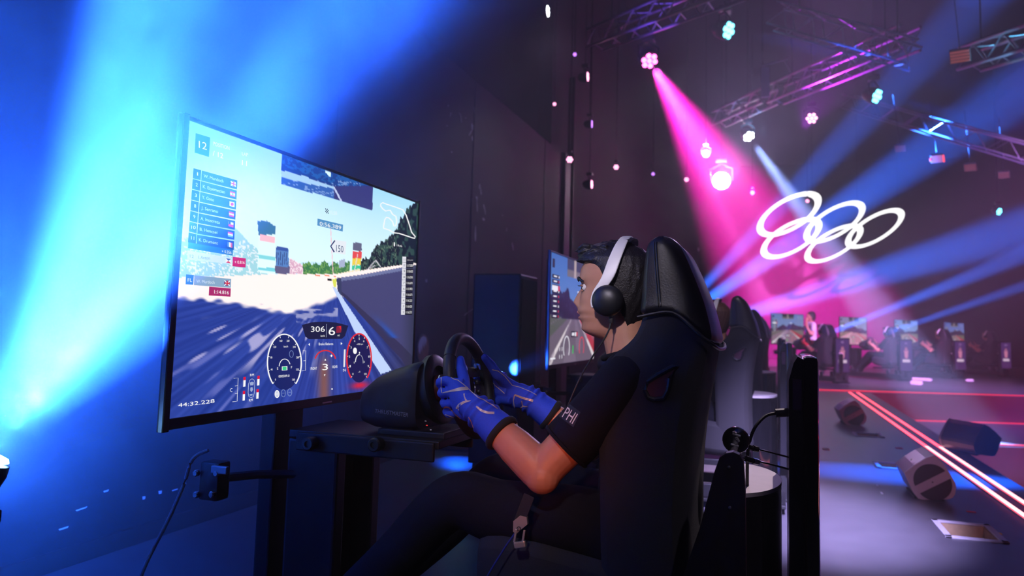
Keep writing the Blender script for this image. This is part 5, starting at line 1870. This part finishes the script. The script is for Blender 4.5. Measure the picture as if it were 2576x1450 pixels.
MB().torus((.004, -.007, .008), (0, 1, 0), .0045, .0008, 20, 6).build('ring', BLK, bk)
MB().box((.012, .004, .05), (.026, .004, .07), .001, Matrix.Rotation(R(20), 3, 'Y')).build('webbing', FABRIC, bk, smooth=False)

# ------------------------------------------------------------------ the same row, farther along
BASE_COPY_SKIP = ('white_piping', 'silver_stripe', 'leaping_cat_emblem', 'copper_line', 'sleeve_badge', 'sleeve_lettering', 'sleeve_emblem', 'housing_lettering', 'screen', 'care_label')


def override(o, m):
    for s in o.material_slots:
        s.link = 'OBJECT'
        s.material = m


def place(src, loc, rz, label):
    c = copy_tree(src, skip=BASE_COPY_SKIP)
    c.location = loc
    c.rotation_euler = (0, 0, rz)
    c['label'] = label
    return c


def child(o, name):
    return [c for c in o.children if c.name.split('.')[0] == name]


def add_screen(t, fn, n=(64, 36), m=SCREENF, hud=True):
    s = screen_object('screen', fn, n[0], n[1], m, t)
    if hud:
        simple_hud(s)
    return s


O2 = ORIG + Vector((0, SPACING, 0))
t2 = place(tv, O2, 0, 'second television, with red kerb race view, seen past the nearest driver\'s face')
add_screen(t2, picture_game(3, (112, 100, 118), (60, 112, 190), (24, 26, 44)), (128, 72))
place(rig, O2, 0, 'black simulator frame under the second television')
place(base, O2, 0, 'charcoal wheel base in front of the second television')
place(wheel, O2, 0, 'black steering wheel in front of the second television')
place(seat, O2 + Vector((.045, -.05, -.008)), 0, 'black racing seat behind the second driver, next after the nearest seat')
p2 = place(person, O2 + Vector((.025, 0, -.030)), 0, 'person with brown hair seated between the first and second headrests')
for c in child(p2, 'hair'):
    override(c, HAIRB)
for c in child(p2, 'glove'):
    override(c, SHIRT)
place(hs, O2 + Vector((.025, 0, -.030)), 0, 'white banded headset on the brown haired second driver')
for i, dx in ((2, .062), (3, .07), (4, .075)):
    Oi = ORIG + Vector((0, SPACING * i, 0))
    nm = ('third', 'fourth', 'fifth')[i - 2]
    place(seat, Oi + Vector((dx, -.05, 0)), 0, nm + ' black racing seat along the near row of simulators')
    place(rig, Oi, 0, nm + ' black simulator frame along the near row, mostly hidden by seats')
# dark cabinet standing behind the second television
cab = empty('cabinet', (-1.56, 4.42, 0))
tag(cab, 'tall black cabinet standing at the edge of the second television', 'cabinet')
MB().box((0, 0, .80), (.30, .34, 1.12), .012).build('case', BLK, cab, smooth=False)
MB().box((0, 0, .12), (.26, .30, .24), .008).build('plinth', MATTE, cab, smooth=False)
MB().box((.152, 0, .80), (.006, .30, 1.06), .002).build('grille', FABRIC, cab, smooth=False)


# ------------------------------------------------------------------ standing displays beside the seats
def picture_portrait(nu, nv):
    U, V = np.meshgrid(np.linspace(0, 1, nu), np.linspace(0, 1, nv))
    col = np.ones(U.shape + (3,)) * np.array([70, 40, 105.0])
    col = col * (1 - .35 * V[..., None]) + np.array([60, 30, 60]) * .5 * V[..., None]
    fig = (((U - .5) / .13) ** 2 + ((V - .27) / .05) ** 2 < 1) | (((U - .5) / (.20 - .10 * (V - .33) / .3)) ** 2 < 1) & (V > .33) & (V < .60)
    paint(col, fig.astype(float), (215, 130, 165))
    paint(col, ((((U - .5) / .13) ** 2 + ((V - .25) / .035) ** 2 < 1)).astype(float), (150, 90, 120), .7)
    lab = (np.abs(U - .5) < .30) & (V > .63) & (V < .71)
    paint(col, lab.astype(float), (235, 205, 230))
    paint(col, ((np.abs(U - .5) < .12) & (V > .07) & (V < .11)).astype(float), (150, 110, 170))
    return U, V, col


DX0, DX1, DX2, DY0, DY1 = .0325, .068, .106, 2.10 - RIGY, 2.46 - RIGY


def make_display():
    t = empty('standing_display')
    hb = MB()
    hb.prism([(DX0, .22), (DX1 + .001, .22), (DX1 + .001, .985), (DX0 + .024, .992), (DX0 + .014, .975), (DX0 + .002, .93)], (0, DY1 - .01, 0), (1, 0, 0), (0, 0, 1), (DY1 - DY0 - .015))
    hb.build('housing', mat('satin_black', (.012, .012, .016), .3), t, smooth=False)
    MB().box(((DX1 + DX2) / 2, (DY0 + DY1) / 2, .60), (DX2 - DX1, DY1 - DY0, .785), .013).build('bezel', GLOSS, t)
    U, V, col = picture_portrait(20, 56)
    me = bpy.data.meshes.new('portrait_screen')
    n = 20 * 56
    x = DX2 + .0008
    co = np.stack([np.full(n, x), DY0 + .02 + (DY1 - DY0 - .04) * U.ravel(), .24 + .72 * (1 - V.ravel())], 1)
    i = np.arange(19)[None, :] + np.arange(55)[:, None] * 20
    q = np.stack([i, i + 20, i + 21, i + 1], -1).reshape(-1, 4)
    me.from_pydata(co.tolist(), [], q.tolist())
    a = me.color_attributes.new('Col', 'FLOAT_COLOR', 'POINT')
    a.data.foreach_set('color', np.concatenate([srgb(np.clip(col, 0, 255)).reshape(-1, 3), np.ones((n, 1))], 1).astype(np.float32).ravel())
    me.materials.append(SCREENF)
    o = bpy.data.objects.new('portrait_screen', me)
    COL.objects.link(o)
    o.parent = t
    MB().box((.06, (DY0 + DY1) / 2, .11), (.06, .20, .23), .006).build('stand', MATTE, t, smooth=False)
    MB().box((.05, (DY0 + DY1) / 2, .01), (.22, .30, .02), .004).build('foot', MATTE, t, smooth=False)
    MB().box((DX0 + .022, DY0 + .0035, .895), (.022, .002, .080), .0005).build('rating_label', mat('violet_label', (.22, .10, .20), .35), t, smooth=False)
    return t


disp = make_display()
disp.location = ORIG
tag(disp, 'tall black standing display seen edge on, nearest the camera', 'display', 'standing displays beside the seats')
for i in (1, 2, 3):
    c = copy_tree(disp)
    c.location = ORIG + Vector((0, SPACING * i, 0))
    c['label'] = ('second', 'third', 'fourth')[i - 1] + ' standing display along the near row, counted from the nearest'


# power cable and two signal cables at the first display
def cable(name, pts, r, m, label, ends=()):
    t = empty(name, pts[0])
    o = Vector(pts[0])
    mb = MB()
    limb(mb, [Vector(p) - o for p in pts], [r] * len(pts), 8)
    mb.build('lead', m, t)
    for (a, b, rr, mm, nm) in ends:
        MB().cyl(Vector(a) - o, Vector(b) - o, rr, rr, 8).build(nm, mm, t, smooth=False)
    return tag(t, label, 'cable')


A = lambda x, y, d: at(x, y, d)
cable('power_cable', [A(1955, 1040, 1.99), A(1925, 1048, 1.98), A(1898, 1078, 1.96), A(1884, 1120, 1.95), A(1880, 1165, 1.95), A(1880, 1260, 2.0), A(1882, 1400, 2.1)], .0042, RUBBER,
      'black power cable curving from the plug on the nearest standing display', ((A(1951, 1040, 1.99), A(1984, 1038, 1.985), .011, BLK, 'plug'),))
cable('signal_cable', [A(1862, 1118, 1.86), A(1890, 1127, 1.88), A(1935, 1138, 1.92), A(1984, 1151, 1.97)], .0024, GLOSS, 'upper thin black cable between the chrome clamp and the nearest display',
      ((A(1884, 1125, 1.875), A(1892, 1128, 1.882), .0065, MATTE, 'connector'), (A(1894, 1128, 1.884), A(1905, 1131, 1.893), .0075, MATTE, 'connector')))
cable('signal_cable', [A(1862, 1152, 1.86), A(1890, 1158, 1.88), A(1935, 1168, 1.92), A(1984, 1181, 1.97)], .0026, GLOSS, 'lower cable with silver connector between the chrome clamp and the nearest display',
      ((A(1877, 1155, 1.872), A(1891, 1159, 1.882), .0075, MATTE, 'connector'), (A(1893, 1160, 1.884), A(1906, 1163, 1.895), .008, CHROME, 'connector')))

# D-shaped podium behind the seat
def make_podium():
    t = empty('podium')
    pl = [(.0, -.24)] + [(.142 * math.sin(R(a)), -.24 * math.cos(R(a))) for a in range(6, 180, 6)] + [(.0, .24), (-.005, .24), (-.005, -.24)]
    pl = [(x - .125, y + .24) for x, y in pl]
    b = MB().prism(pl, (0, 0, .0), (1, 0, 0), (0, 1, 0), .645)
    b.build('body', GLOSS, t)
    tp = MB().prism([(x * 1.0, y) for x, y in pl], (0, 0, .645), (1, 0, 0), (0, 1, 0), .010)
    tp.build('top_plate', PAPER, t, smooth=False)
    return t


pod = make_podium()
pod.location = ORIG
tag(pod, 'black D-shaped podium with a pale pink top behind the nearest seat', 'podium', 'podiums behind the seats')
for i in (1, 2):
    c = copy_tree(pod)
    c.location = ORIG + Vector((0, SPACING * i, 0))
    c['label'] = ('second', 'third')[i - 1] + ' black podium with pale top along the near row'

# black mounting board and chrome clamp
mb_ = empty('mounting_board', (0, 1.70, 0))
tag(mb_, 'tapered black mounting board beside the pale podium top', 'board')
BX = [on_plane(x, y, 1, 1.70) for x, y in ((1708, 1480), (1760, 1330), (1798, 1185), (1810, 1152), (1826, 1141), (1844, 1138), (1860, 1145), (1870, 1162), (1875, 1240), (1877, 1480))]
MB().prism([(p.x, p.z) for p in BX] + [(BX[-1].x, .12), (BX[0].x - .05, .12)], (0, 0.03, 0), (1, 0, 0), (0, 0, 1), .03).build('panel', mat('dark_maroon_board', (.008, .003, .004), .5), mb_, smooth=False)
for (x, y) in ((1834, 1176), (1836, 1278)):
    p = on_plane(x, y, 1, 1.70)
    MB().lathe((p.x, .0, p.z), (0, -1, 0), [(-.002, .0035), (.002, .003), (.003, .001)], 10).build('screw', STEEL, mb_)
cl = empty('clamp', at(1850, 1110, 1.80))
tag(cl, 'chrome clamp on a black dome above the mounting board', 'clamp')
o = cl.location
MB().lathe((0, .03, -.002), (0, -1, 0), [(-.01, .030), (.0, .032), (.012, .029), (.020, .020)], 28).build('dome', GLOSS, cl)
q = lambda x, y, d=1.78: at(x, y, d) - o
MB().tube([q(1848, 1088), q(1851, 1106), q(1848, 1122), q(1844, 1140)], [.0045, .006, .0085, .009], 10).build('jaw', mat('bright_steel', (.8, .78, .82), .28, .7), cl)
for (x, y, x2, y2, r_) in ((1843, 1092, 1862, 1098, .0028), (1838, 1118, 1857, 1124, .0032), (1852, 1100, 1858, 1112, .0035), (1846, 1086, 1848, 1092, .0035)):
    MB().cyl(q(x, y, 1.775), q(x2, y2, 1.775), r_, None, 10).build('bolt', mat('bright_steel', (.8, .78, .82), .28, .7), cl)

# ------------------------------------------------------------------ far stage: four more simulators
heads = [(2068, 834, 17.0), (2232, 838, 18.66), (2363, 841, 20.3), (2481, 845, 22.0)]
words = ['leftmost', 'second', 'third', 'rightmost']
who = ['person in red gloves driving the leftmost simulator on the far stage', 'person driving the second simulator on the far stage', 'person driving the third simulator on the far stage', 'person driving the rightmost simulator on the far stage']
pics = [picture_game(1, (150, 120, 140), (110, 130, 190), (60, 40, 70)), picture_game(2, (215, 150, 180), (150, 140, 190), (90, 60, 100)), picture_game(4, (150, 130, 120), (120, 150, 215), (50, 35, 60)), picture_game(7, (130, 110, 110), (90, 110, 190), (50, 40, 60))]
FR = R(-36)
for i, (hx, hy, d) in enumerate(heads):
    P = at(hx, hy, d)
    lo = Matrix.Rotation(FR, 3, 'Z') @ Vector((-.40, 0, 0))
    O = Vector((P.x - lo.x, P.y - lo.y, 0))
    wd = words[i] + ' simulator on the far stage'
    tt = place(tv, O, FR, 'television of the ' + wd)
    add_screen(tt, pics[i], (72, 41))
    place(rig, O, FR, 'black frame of the ' + wd)
    place(base, O, FR, 'wheel base of the ' + wd)
    place(wheel, O, FR, 'steering wheel of the ' + wd)
    st = place(seat, O, FR, 'racing seat of the ' + wd)
    pp = place(person, O, FR, who[i])
    for c in child(pp, 'glove'):
        override(c, GLOVER if i == 0 else SKIN)
        for k in c.children:
            override(k, GLOVER if i == 0 else SKIN)
    place(hs, O, FR, 'white banded headset worn at the ' + wd)
    dd = copy_tree(disp)
    dd['label'] = 'lit portrait display beside the ' + wd
    dp = at((2117, 2277, 2413, 2528)[i], 890, d * .985)
    dl = Matrix.Rotation(FR - R(24), 3, 'Z') @ Vector(((DX0 + DX2) / 2, (DY0 + DY1) / 2, 0))
    dd.location = (dp.x - dl.x, dp.y - dl.y, 0)
    dd.rotation_euler = (0, 0, FR - R(24))
    pc = copy_tree(pod)
    pc['label'] = 'podium with pale top behind the ' + wd
    pc.location, pc.rotation_euler = O, (0, 0, FR)

# ------------------------------------------------------------------ ring emblem hung over the far stage
sg = empty('ring_sign', (1.742, 25.151, 4.495))
tag(sg, 'sign of five interlocked white glowing rings hanging tilted over the far stage', 'sign')
EX, EY, EN = Vector((.613, .790, -.002)).normalized(), Vector((.646, -.500, .576)), Vector((.454, -.355, -.817))
RINGM = glow('ring_white', (1, 1, 1), 2.2)
for k, (cx, cy_) in enumerate(((-2.168, 0), (0, 0), (2.168, 0), (-1.084, -.911), (1.084, -.911))):
    MB().torus(EX * cx + EY * cy_ + EN * (.02 * (k % 2)), EN, .900, .100, 72, 8, flat=.25, vaxis=EY).build('ring', RINGM, sg)
for cx in (-2.168, 0, 2.168):
    p = EX * cx + EY * .95
    MB().cyl(p, p + Vector((0, 0, 8.199 - 4.495 - p.z)), .008, None, 6).build('hanger', BLK, sg)

# ------------------------------------------------------------------ wedge monitors on the walkway
WEDGE = mat('grey_wedge_paint', (.42, .34, .36), .5, grain=.08, scale=20)
WY0 = 5.66
wpx = [(2275, 1190), (2300, 1170), (2330, 1152), (2352, 1145), (2368, 1160), (2388, 1188), (2403, 1214), (2406, 1226), (2403, 1242), (2397, 1252), (2385, 1256), (2322, 1257), (2310, 1254), (2298, 1240)]
wpl = [on_plane(x, y, 1, WY0) for x, y in wpx]
wox, woz = on_plane(2340, 1257, 1, WY0).x, min(p.z for p in wpl)
wpoly = [(p.x - wox, p.z - woz + .002) for p in wpl]


def make_wedge():
    t = empty('wedge_monitor')
    L = .42
    body = MB()
    ins = [(x * .985 + .0, z * .985 + .001) for x, z in wpoly]
    body.prism(ins, (0, L, 0), (1, 0, 0), (0, 0, 1), L - .02)
    body.build('cabinet', mat('dark_grey_wedge', (.10, .09, .11), .4), t, smooth=False)
    MB().prism(wpoly, (0, .022, 0), (1, 0, 0), (0, 0, 1), .022).build('end_plate', WEDGE, t, smooth=False)
    cx = on_plane(2346, 1212, 1, WY0).x - wox
    cz = on_plane(2346, 1212, 1, WY0).z - woz
    rx = .105
    for k in (0, 1):
        a0 = 32 + 180 * k
        pts = [(cx + rx * math.cos(R(a0 + 8 + 164 * j / 18)), cz + rx * math.sin(R(a0 + 8 + 164 * j / 18))) for j in range(19)]
        off = (-math.sin(R(a0 - 0)) * .012, math.cos(R(a0)) * .012)
        pts = [(p[0] + off[0], p[1] + off[1]) for p in pts]
        MB().prism(pts, (0, .001, 0), (1, 0, 0), (0, 0, 1), .004).build('port', mat('dark_port', (.035, .012, .02), .7), t, smooth=False)
    MB().lathe((cx, 0, cz), (0, -1, 0), [(0, .005), (.003, .004)], 12).build('screw', BLK, t)
    for sx in (-.10, .10):
        MB().box((sx * .7, .2, .006), (.03, .34, .012), .002).build('rubber_foot', RUBBER, t, smooth=False)
    MB().box((wpoly[0][0] + .06, .12, wpoly[0][1] + .075), (.012, .02, .006), .001, Matrix.Rotation(R(-35), 3, 'Y')).build('label_plate', WPRINT, t, smooth=False)
    return t


wg = make_wedge()
wg.location = (wox, WY0, 0)
tag(wg, 'grey wedge monitor lit blue behind, the nearer one inside the red light strips', 'speaker', 'wedge monitors along the walkway')
c = copy_tree(wg)
p = on_plane(2145, 1071, 2, 0)
c.location = (p.x, p.y, 0)
c.rotation_euler = (0, 0, R(4))
c['label'] = 'small grey wedge monitor at the far end of the walkway'
c = copy_tree(wg)
c.location = (1.60, 8.35, 0)
c.rotation_euler = (0, 0, R(-150))
c['label'] = 'dark wedge monitor outside the red light strips, partly hidden by them'

# ------------------------------------------------------------------ stage lamps
LAMPB = mat('lamp_black', (.012, .012, .014), .4)
LG = {
    'magenta': glow('lens_magenta', (1.0, .10, .50), 9.0), 'pink': glow('lens_pink', (1.0, .35, .60), 5.0), 'cyan': glow('lens_cyan', (.12, .75, 1.0), 7.0),
    'white': glow('lens_white', (.85, .92, 1.0), 12.0), 'star': glow('lens_star', (1.0, .95, 1.0), 60.0), 'violet': glow('lens_violet', (.55, .20, 1.0), 4.0), 'blue': glow('lens_blue', (.25, .60, 1.0), 40.0)}
_lens_cache = {}


def lamp(loc, aim, r, colour, label, hang=True, cells=7, group='stage lamps on the trusses'):
    t = empty('stage_lamp', loc)
    tag(t, label, 'stage lamp', group)
    d = (Vector(aim) - Vector(loc)).normalized()
    s = d.cross(Vector((0, 0, 1))).normalized()
    u = s.cross(d)
    MB().lathe(-d * r * .25, -d, [(0, r * 1.02), (r * .5, r * 1.05), (r * 1.3, r * .85), (r * 1.8, r * .5)], 20).build('head', LAMPB, t)
    key = (round(r, 4),)
    pos = [Vector((0, 0, 0))] + [s * (.64 * r * math.cos(k * math.pi / 3)) + u * (.64 * r * math.sin(k * math.pi / 3)) for k in range(6)]
    if cells == 1:
        m = MB().lathe(-d * r * .10, d, [(0, r * .92), (r * .15, r * .85), (r * .28, r * .5), (r * .32, .001)], 28)
        m.build('lens', LG[colour], t)
    else:
        for p in pos[:cells]:
            MB().lathe(p - d * r * .2, d, [(0, r * .27), (r * .15, r * .26), (r * .22, r * .14), (r * .23, .001)], 10).build('lens_cell', LG[colour], t)
        MB().torus(-d * r * .22, d, r * .98, r * .07, 24, 6).build('rim', LAMPB, t)
    yk = MB()
    sg_ = 1 if hang else -1
    yk.tube([s * r * 1.15 - d * r * .6, s * r * 1.2 + Vector((0, 0, sg_ * r * 1.3)) - d * r * .6, Vector((0, 0, sg_ * r * 1.9)) - d * r * .6, -s * r * 1.2 + Vector((0, 0, sg_ * r * 1.3)) - d * r * .6, -s * r * 1.15 - d * r * .6], r * .12, 8)
    yk.build('yoke', LAMPB, t)
    if hang:
        z0 = r * 2.3
        MB().cyl(Vector((0, 0, z0)) - d * r * .6, Vector((0, 0, 8.199 - Vector(loc).z)) - d * r * .6, .008, None, 6).build('drop_pole', LAMPB, t)
    MB().box(Vector((0, 0, sg_ * r * 2.2)) - d * r * .6, (r * 1.3, r * 1.3, r * .6), r * .08).build('base', LAMPB, t, smooth=False)
    return t


lamp(LAMP1, at(420, 0, 1.70), .040, 'blue', 'large blue-white beam lamp on the floor stand at the near screen\'s side', False, 1, 'beam lamps beside the near screens')
lamp(LAMP2, LAMP2 + Vector((.2, -.5, .35)), .022, 'blue', 'small blue beam lamp beside the cabinet at the second screen', False, 1, 'beam lamps beside the near screens')
lamp(STREAKL, on_plane(1150, 1140, 2, 0), .035, 'blue', 'added blue lamp hidden behind the gloved hands for the floor streak', False, 1, 'beam lamps beside the near screens')
for k, L_ in enumerate((LAMP1, LAMP2, STREAKL)):
    o = empty('lamp_stand', (L_.x, L_.y, 0))
    tag(o, 'black floor stand under the ' + ('large blue-white beam lamp', 'small blue beam lamp at the second screen', 'added blue lamp hidden behind the gloved hands')[k], 'stand')
    MB().cyl((0, 0, .01), (0, 0, L_.z - .10), .018, None, 12).build('pole', MATTE, o)
    MB().box((0, 0, .01), (.30, .30, .02), .004).build('foot', MATTE, o, smooth=False)
lamp(MAG, at(1790, 420, 9.3), .135, 'magenta', 'magenta lamp high on the truss with a broad pink beam')
lamp(CYA, at(2200, 130, 8.6), .125, 'cyan', 'cyan lamp at the top with a dim blue beam to its right')
lamp(CYB, at(2560, 330, 10.4), .125, 'cyan', 'cyan lamp right of the violet truss')
lamp(CYC, at(2640, 560, 16.0), .085, 'cyan', 'small cyan lamp at the right edge beyond the ring sign')
lamp(WHB, at(1990, 480, 12.8), .115, 'white', 'white lamp under the truss end with a pale blue beam')
lamp(STAR, CAM, .20, 'star', 'brilliant white lamp facing the camera below the magenta beam', True, 1)
lamp(at(1776, 387, 15), at(1760, 460, 9), .075, 'pink', 'small pink lamp inside the magenta beam above the brilliant lamp')
lamp(at(2042, 298, 14), at(2010, 420, 8), .11, 'pink', 'pink lamp below the middle of the violet truss')
lamp(at(1433, 402, 10.6), at(1420, 520, 8), .050, 'pink', 'pink lamp above the wall pillar')
lamp(at(1550, 421, 14), at(1530, 500, 9), .050, 'pink', 'round pink lamp between the wall pillar and the brilliant lamp')
lamp(at(1490, 464, 12.3), at(1490, 464, 12.3) + RT * 2 - FW * .55, .075, 'pink', 'narrow pink lamp seen side on above the driver\'s head')
lamp(at(1480, 193, 12), at(1480, 193, 12) + RT * 2 - FW * .5, .078, 'pink', 'narrow pink lamp seen side on below the upper truss')
lamp(at(1380, 28, 9.8), at(1380, 28, 9.8) + RT * 2 - FW * .5, .078, 'white', 'narrow white lamp at the top beside the blue haze')
lamp(at(1490, 312, 12.4), at(1490, 312, 12.4) + RT * 2 - FW * .3, .066, 'violet', 'narrow violet lamp between the wall top and the magenta beam')
lamp(at(1727, 452, 18), CAM, .055, 'pink', 'tiny pink lamp left of the brilliant lamp')
lamp(at(1893, 485, 18), CAM, .050, 'pink', 'tiny pink lamp right of the brilliant lamp')
lamp(at(1643, 438, 18), CAM, .040, 'violet', 'tiny violet lamp left of the magenta beam')
lamp(at(2031, 506, 20), CAM, .050, 'pink', 'tiny pink lamp seen inside the first ring of the sign')
lamp(at(1446, 137, 11.4), CAM, .030, 'violet', 'tiny violet lamp near the end of the upper truss')
lamp(at(1395, 262, 10.2), CAM, .026, 'pink', 'tiny pink lamp over the top edge of the wall')

# ------------------------------------------------------------------ trusses
TRV = mat('truss_alu', (.38, .36, .42), .4, .85)


def truss(a, b, w_, h_, n, label, r=.022, sag=None):
    a, b = Vector(a), Vector(b)
    t = empty('truss', a)
    tag(t, label, 'truss', 'lighting trusses under the roof')
    d = (b - a)
    L = d.length
    d = d / L
    s = d.cross(Vector((0, 0, 1))).normalized()
    u = s.cross(d)
    cs = [s * (w_ / 2) * i + u * (h_ / 2) * j for i, j in ((-1, -1), (1, -1), (1, 1), (-1, 1))]
    for c_ in cs:
        MB().cyl(c_, c_ + d * L, r, None, 8).build('chord', TRV, t)
    for k in range(n):
        for (i, j) in ((0, 1), (1, 2), (2, 3), (3, 0)):
            p, q_ = (cs[i], cs[j]) if k % 2 == 0 else (cs[j], cs[i])
            if (i, j) in ((0, 1), (2, 3)) and k % 2:
                continue
            MB().cyl(p + d * (L * k / n), q_ + d * (L * (k + 1) / n), r * .45, None, 5).build('brace', TRV, t)
    for k in (0, 1):
        p = d * (L * (.15 + .7 * k)) + u * h_ * .5
        MB().cyl(p, p + Vector((0, 0, 8.199 - (a + p).z)), .010, None, 6).build('hoist_chain', BLK, t)
    return t


truss(at(1808, 300, 15.0), at(1940, 240, 13.2), .30, .26, 6, 'cyan lit end of truss at the magenta beam', .026)
truss(at(1952, 238, 13.0), at(2290, 95, 9.8), .30, .30, 14, 'long violet truss running to the upper right', .022)
truss(at(1498, 100, 12.0), at(1850, -40, 8.5), .30, .28, 12, 'dim blue truss at the top left of the roof')
truss(at(2440, 150, 9.5), at(2640, 85, 8.2), .30, .26, 5, 'pale cyan truss at the upper right edge', .024)
truss(at(2130, 255, 18.0), at(2700, 420, 12.0), .30, .30, 16, 'dim truss crossing the dark roof to the right edge', .016)
truss(at(1950, 40, 10.0), at(2300, 140, 9.0), .3, .3, 9, 'barely lit truss crossing above the violet truss', .014)
# lamps that light the trusses
spot('truss_light', at(1930, 345, 13.6), at(1870, 270, 14.2), (.15, .55, 1.0), 160, 70, .8)
spot('truss_light', at(2020, 330, 12.0), at(2080, 190, 11.4), (.60, .03, 1.0), 500, 80, .8)
spot('truss_light', at(2490, 260, 8.6), at(2520, 115, 8.8), (.12, .6, 1.0), 60, 60, .8)
spot('truss_light', at(1610, 170, 10.0), at(1650, 50, 10.3), (.18, .08, 1.0), 130, 80, .8)

# brackets and louvred lamps among the trusses
brk = empty('truss_bracket', at(1925, 210, 12.8))
tag(brk, 'violet upright bracket plate over the end of the long truss', 'bracket')
MB().box((0, 0, .02), (.14, .04, .52), .01).build('plate', TRV, brk, smooth=False)
MB().cyl((-.06, 0, .30), (.36, 0, .40), .016, None, 8).build('arm', TRV, brk)
MB().cyl((.30, 0, .38), (.40, 0, .16), .008, None, 6).build('stay', TRV, brk)
for (x, y, d_, wd, lab, st) in ((2415, 142, 9.0, .20, 'louvred orange lamp under the pale cyan truss', .30), (2357, 400, 15, .21, 'louvred red lamp with bright red edges over the ring sign', .9), (2265, 374, 16, .20, 'dim louvred lamp left of the red edged one', .12),
                               (2441, 422, 15, .20, 'dim louvred red lamp right of the red edged one', .16), (2525, 441, 15, .18, 'dim louvred lamp nearest the right edge', .12)):
    t = empty('louvred_lamp', at(x, y, d_))
    tag(t, lab, 'lamp', 'louvred lamps in the roof')
    t.rotation_euler = (R(38), 0, R(-18))
    gm = mat('louvre_%d' % int(st * 100), (.06, .03, .03), .5, emit=(1.0, .22, .16), strength=st * .6)
    MB().box((0, .03, 0), (wd * 1.1, .05, wd * .85), .01).build('case', LAMPB, t, smooth=False)
    for k in range(4):
        MB().box((0, -.004, (k - 1.5) * wd * .19), (wd, .012, wd * .13), .002).build('louvre', gm, t, smooth=False)
    if st > .5:
        rm = glow('red_edge', (1.0, .06, .04), 2.0)
        for s_ in (-1, 1):
            MB().box((s_ * wd * .56, -.01, 0), (.022, .03, wd * (.7 if s_ > 0 else .3)), .004).build('edge_light', rm, t, smooth=False)
    MB().cyl((0, .05, wd * .4), (0, .05, 1.2), .006, None, 6).build('hanger', BLK, t)

# ------------------------------------------------------------------ helper standing on the far stage
st_ = empty('person', at(2040, 850, 18.3))
st_.location.z = 0
st_.rotation_euler = (0, 0, R(20))
tag(st_, 'person in pale grey shirt with lanyard standing, hand raised to the face', 'person')
b = MB()
b.ellipsoid((-.01, 0, 1.47), (.098, .076, .118), 20, 14)
b.ellipsoid((-.085, 0, 1.455), (.018, .012, .02), 10, 8)
b.tube([(0, 0, 1.40), (0, 0, 1.28)], [.052, .06], 14)
limb(b, [(0, 0, 1.30), (0, 0, 1.10), (0, 0, .85)], [(.15, .09), (.145, .10), (.14, .095)], 20, (1, 0, 0))
limb(b, [(0, -.17, 1.27), (-.07, -.23, 1.04), (-.16, -.16, 1.22), (-.12, -.03, 1.38)], [.045, .042, .036, .03], 14)
b.ellipsoid((-.115, -.02, 1.40), (.035, .045, .04), 12, 8)
limb(b, [(0, .17, 1.27), (-.03, .21, 1.02), (-.16, .16, .92), (-.22, .12, .93)], [.045, .04, .034, .03], 14)
for s in (-1, 1):
    limb(b, [(0, s * .09, .85), (-.01, s * .095, .47), (.01, s * .10, .08), (-.08, s * .10, .04)], [.085, .055, .04, .035], 14)
remesh('body', b, .009, SKIN, st_, 3)
b = MB()
limb(b, [(0, 0, 1.345), (0, 0, 1.29), (0, 0, 1.15), (0, 0, .95), (0, 0, .82)], [(.075, .07), (.17, .10), (.175, .12), (.165, .12), (.165, .115)], 24, (1, 0, 0))
for s in (-1, 1):
    limb(b, [(0, s * .12, 1.29), (-.01, s * .18, 1.26), (-.045, s * .215, 1.12)], [.06, .062, .058], 14)
remesh('shirt', b, .010, mat('pale_grey_shirt', (.55, .50, .56), .8), st_, 3)
b = MB()
for s in (-1, 1):
    limb(b, [(0, s * .06, .90), (0, s * .09, .75), (-.01, s * .095, .47), (.01, s * .10, .09)], [.11, .10, .075, .06], 16)
remesh('trousers', b, .011, PANTS, st_, 2)
b = MB().ellipsoid((.015, 0, 1.505), (.104, .086, .102), 20, 14)
b.ellipsoid((.03, 0, 1.46), (.09, .082, .10), 16, 10)
remesh('hair', b, .008, HAIR, st_, 2)
b = MB()
b.tube([(.0, -.06, 1.34), (-.12, -.03, 1.20), (-.135, 0, 1.06), (-.12, .03, 1.20), (0, .06, 1.34)], .006, 6)
b.build('lanyard', mat('blue_ribbon', (.05, .15, .7), .6), st_)
MB().box((-.137, 0, 1.02), (.006, .07, .10), .003).build('pass_card', WHITE, st_, smooth=False)
for s in (-1, 1):
    MB().ellipsoid((-.04, s * .10, .035), (.12, .045, .04), 14, 8).build('shoe', mat('pale_shoe', (.7, .68, .72), .5), st_)
# pale boxes and cloths lying on the far stage floor
for (x, y, wx, wz, lab, ry) in ((2300, 957, .75, .06, 'long low pale box on the far stage floor before the second simulator', 0), (2306, 968, .22, .07, 'short pale box in front of the long low one', 0), (2440, 960, .16, .05, 'pale sloping block on the far stage floor before the third simulator', 0)):
    p = on_plane(x, y, 2, 0)
    o = empty('floor_block', p)
    o.rotation_euler = (0, 0, R(-20))
    tag(o, lab, 'box')
    MB().box((0, 0, wz / 2 + .001), (wx, .18 if wx < .7 else .16, wz), .008).build('block', mat('pale_block', (.6, .52, .62), .5), o, smooth=False)
    MB().box((0, 0, wz + .004), (wx * .96, .12, .006), .002).build('lid', WHITE, o, smooth=False)
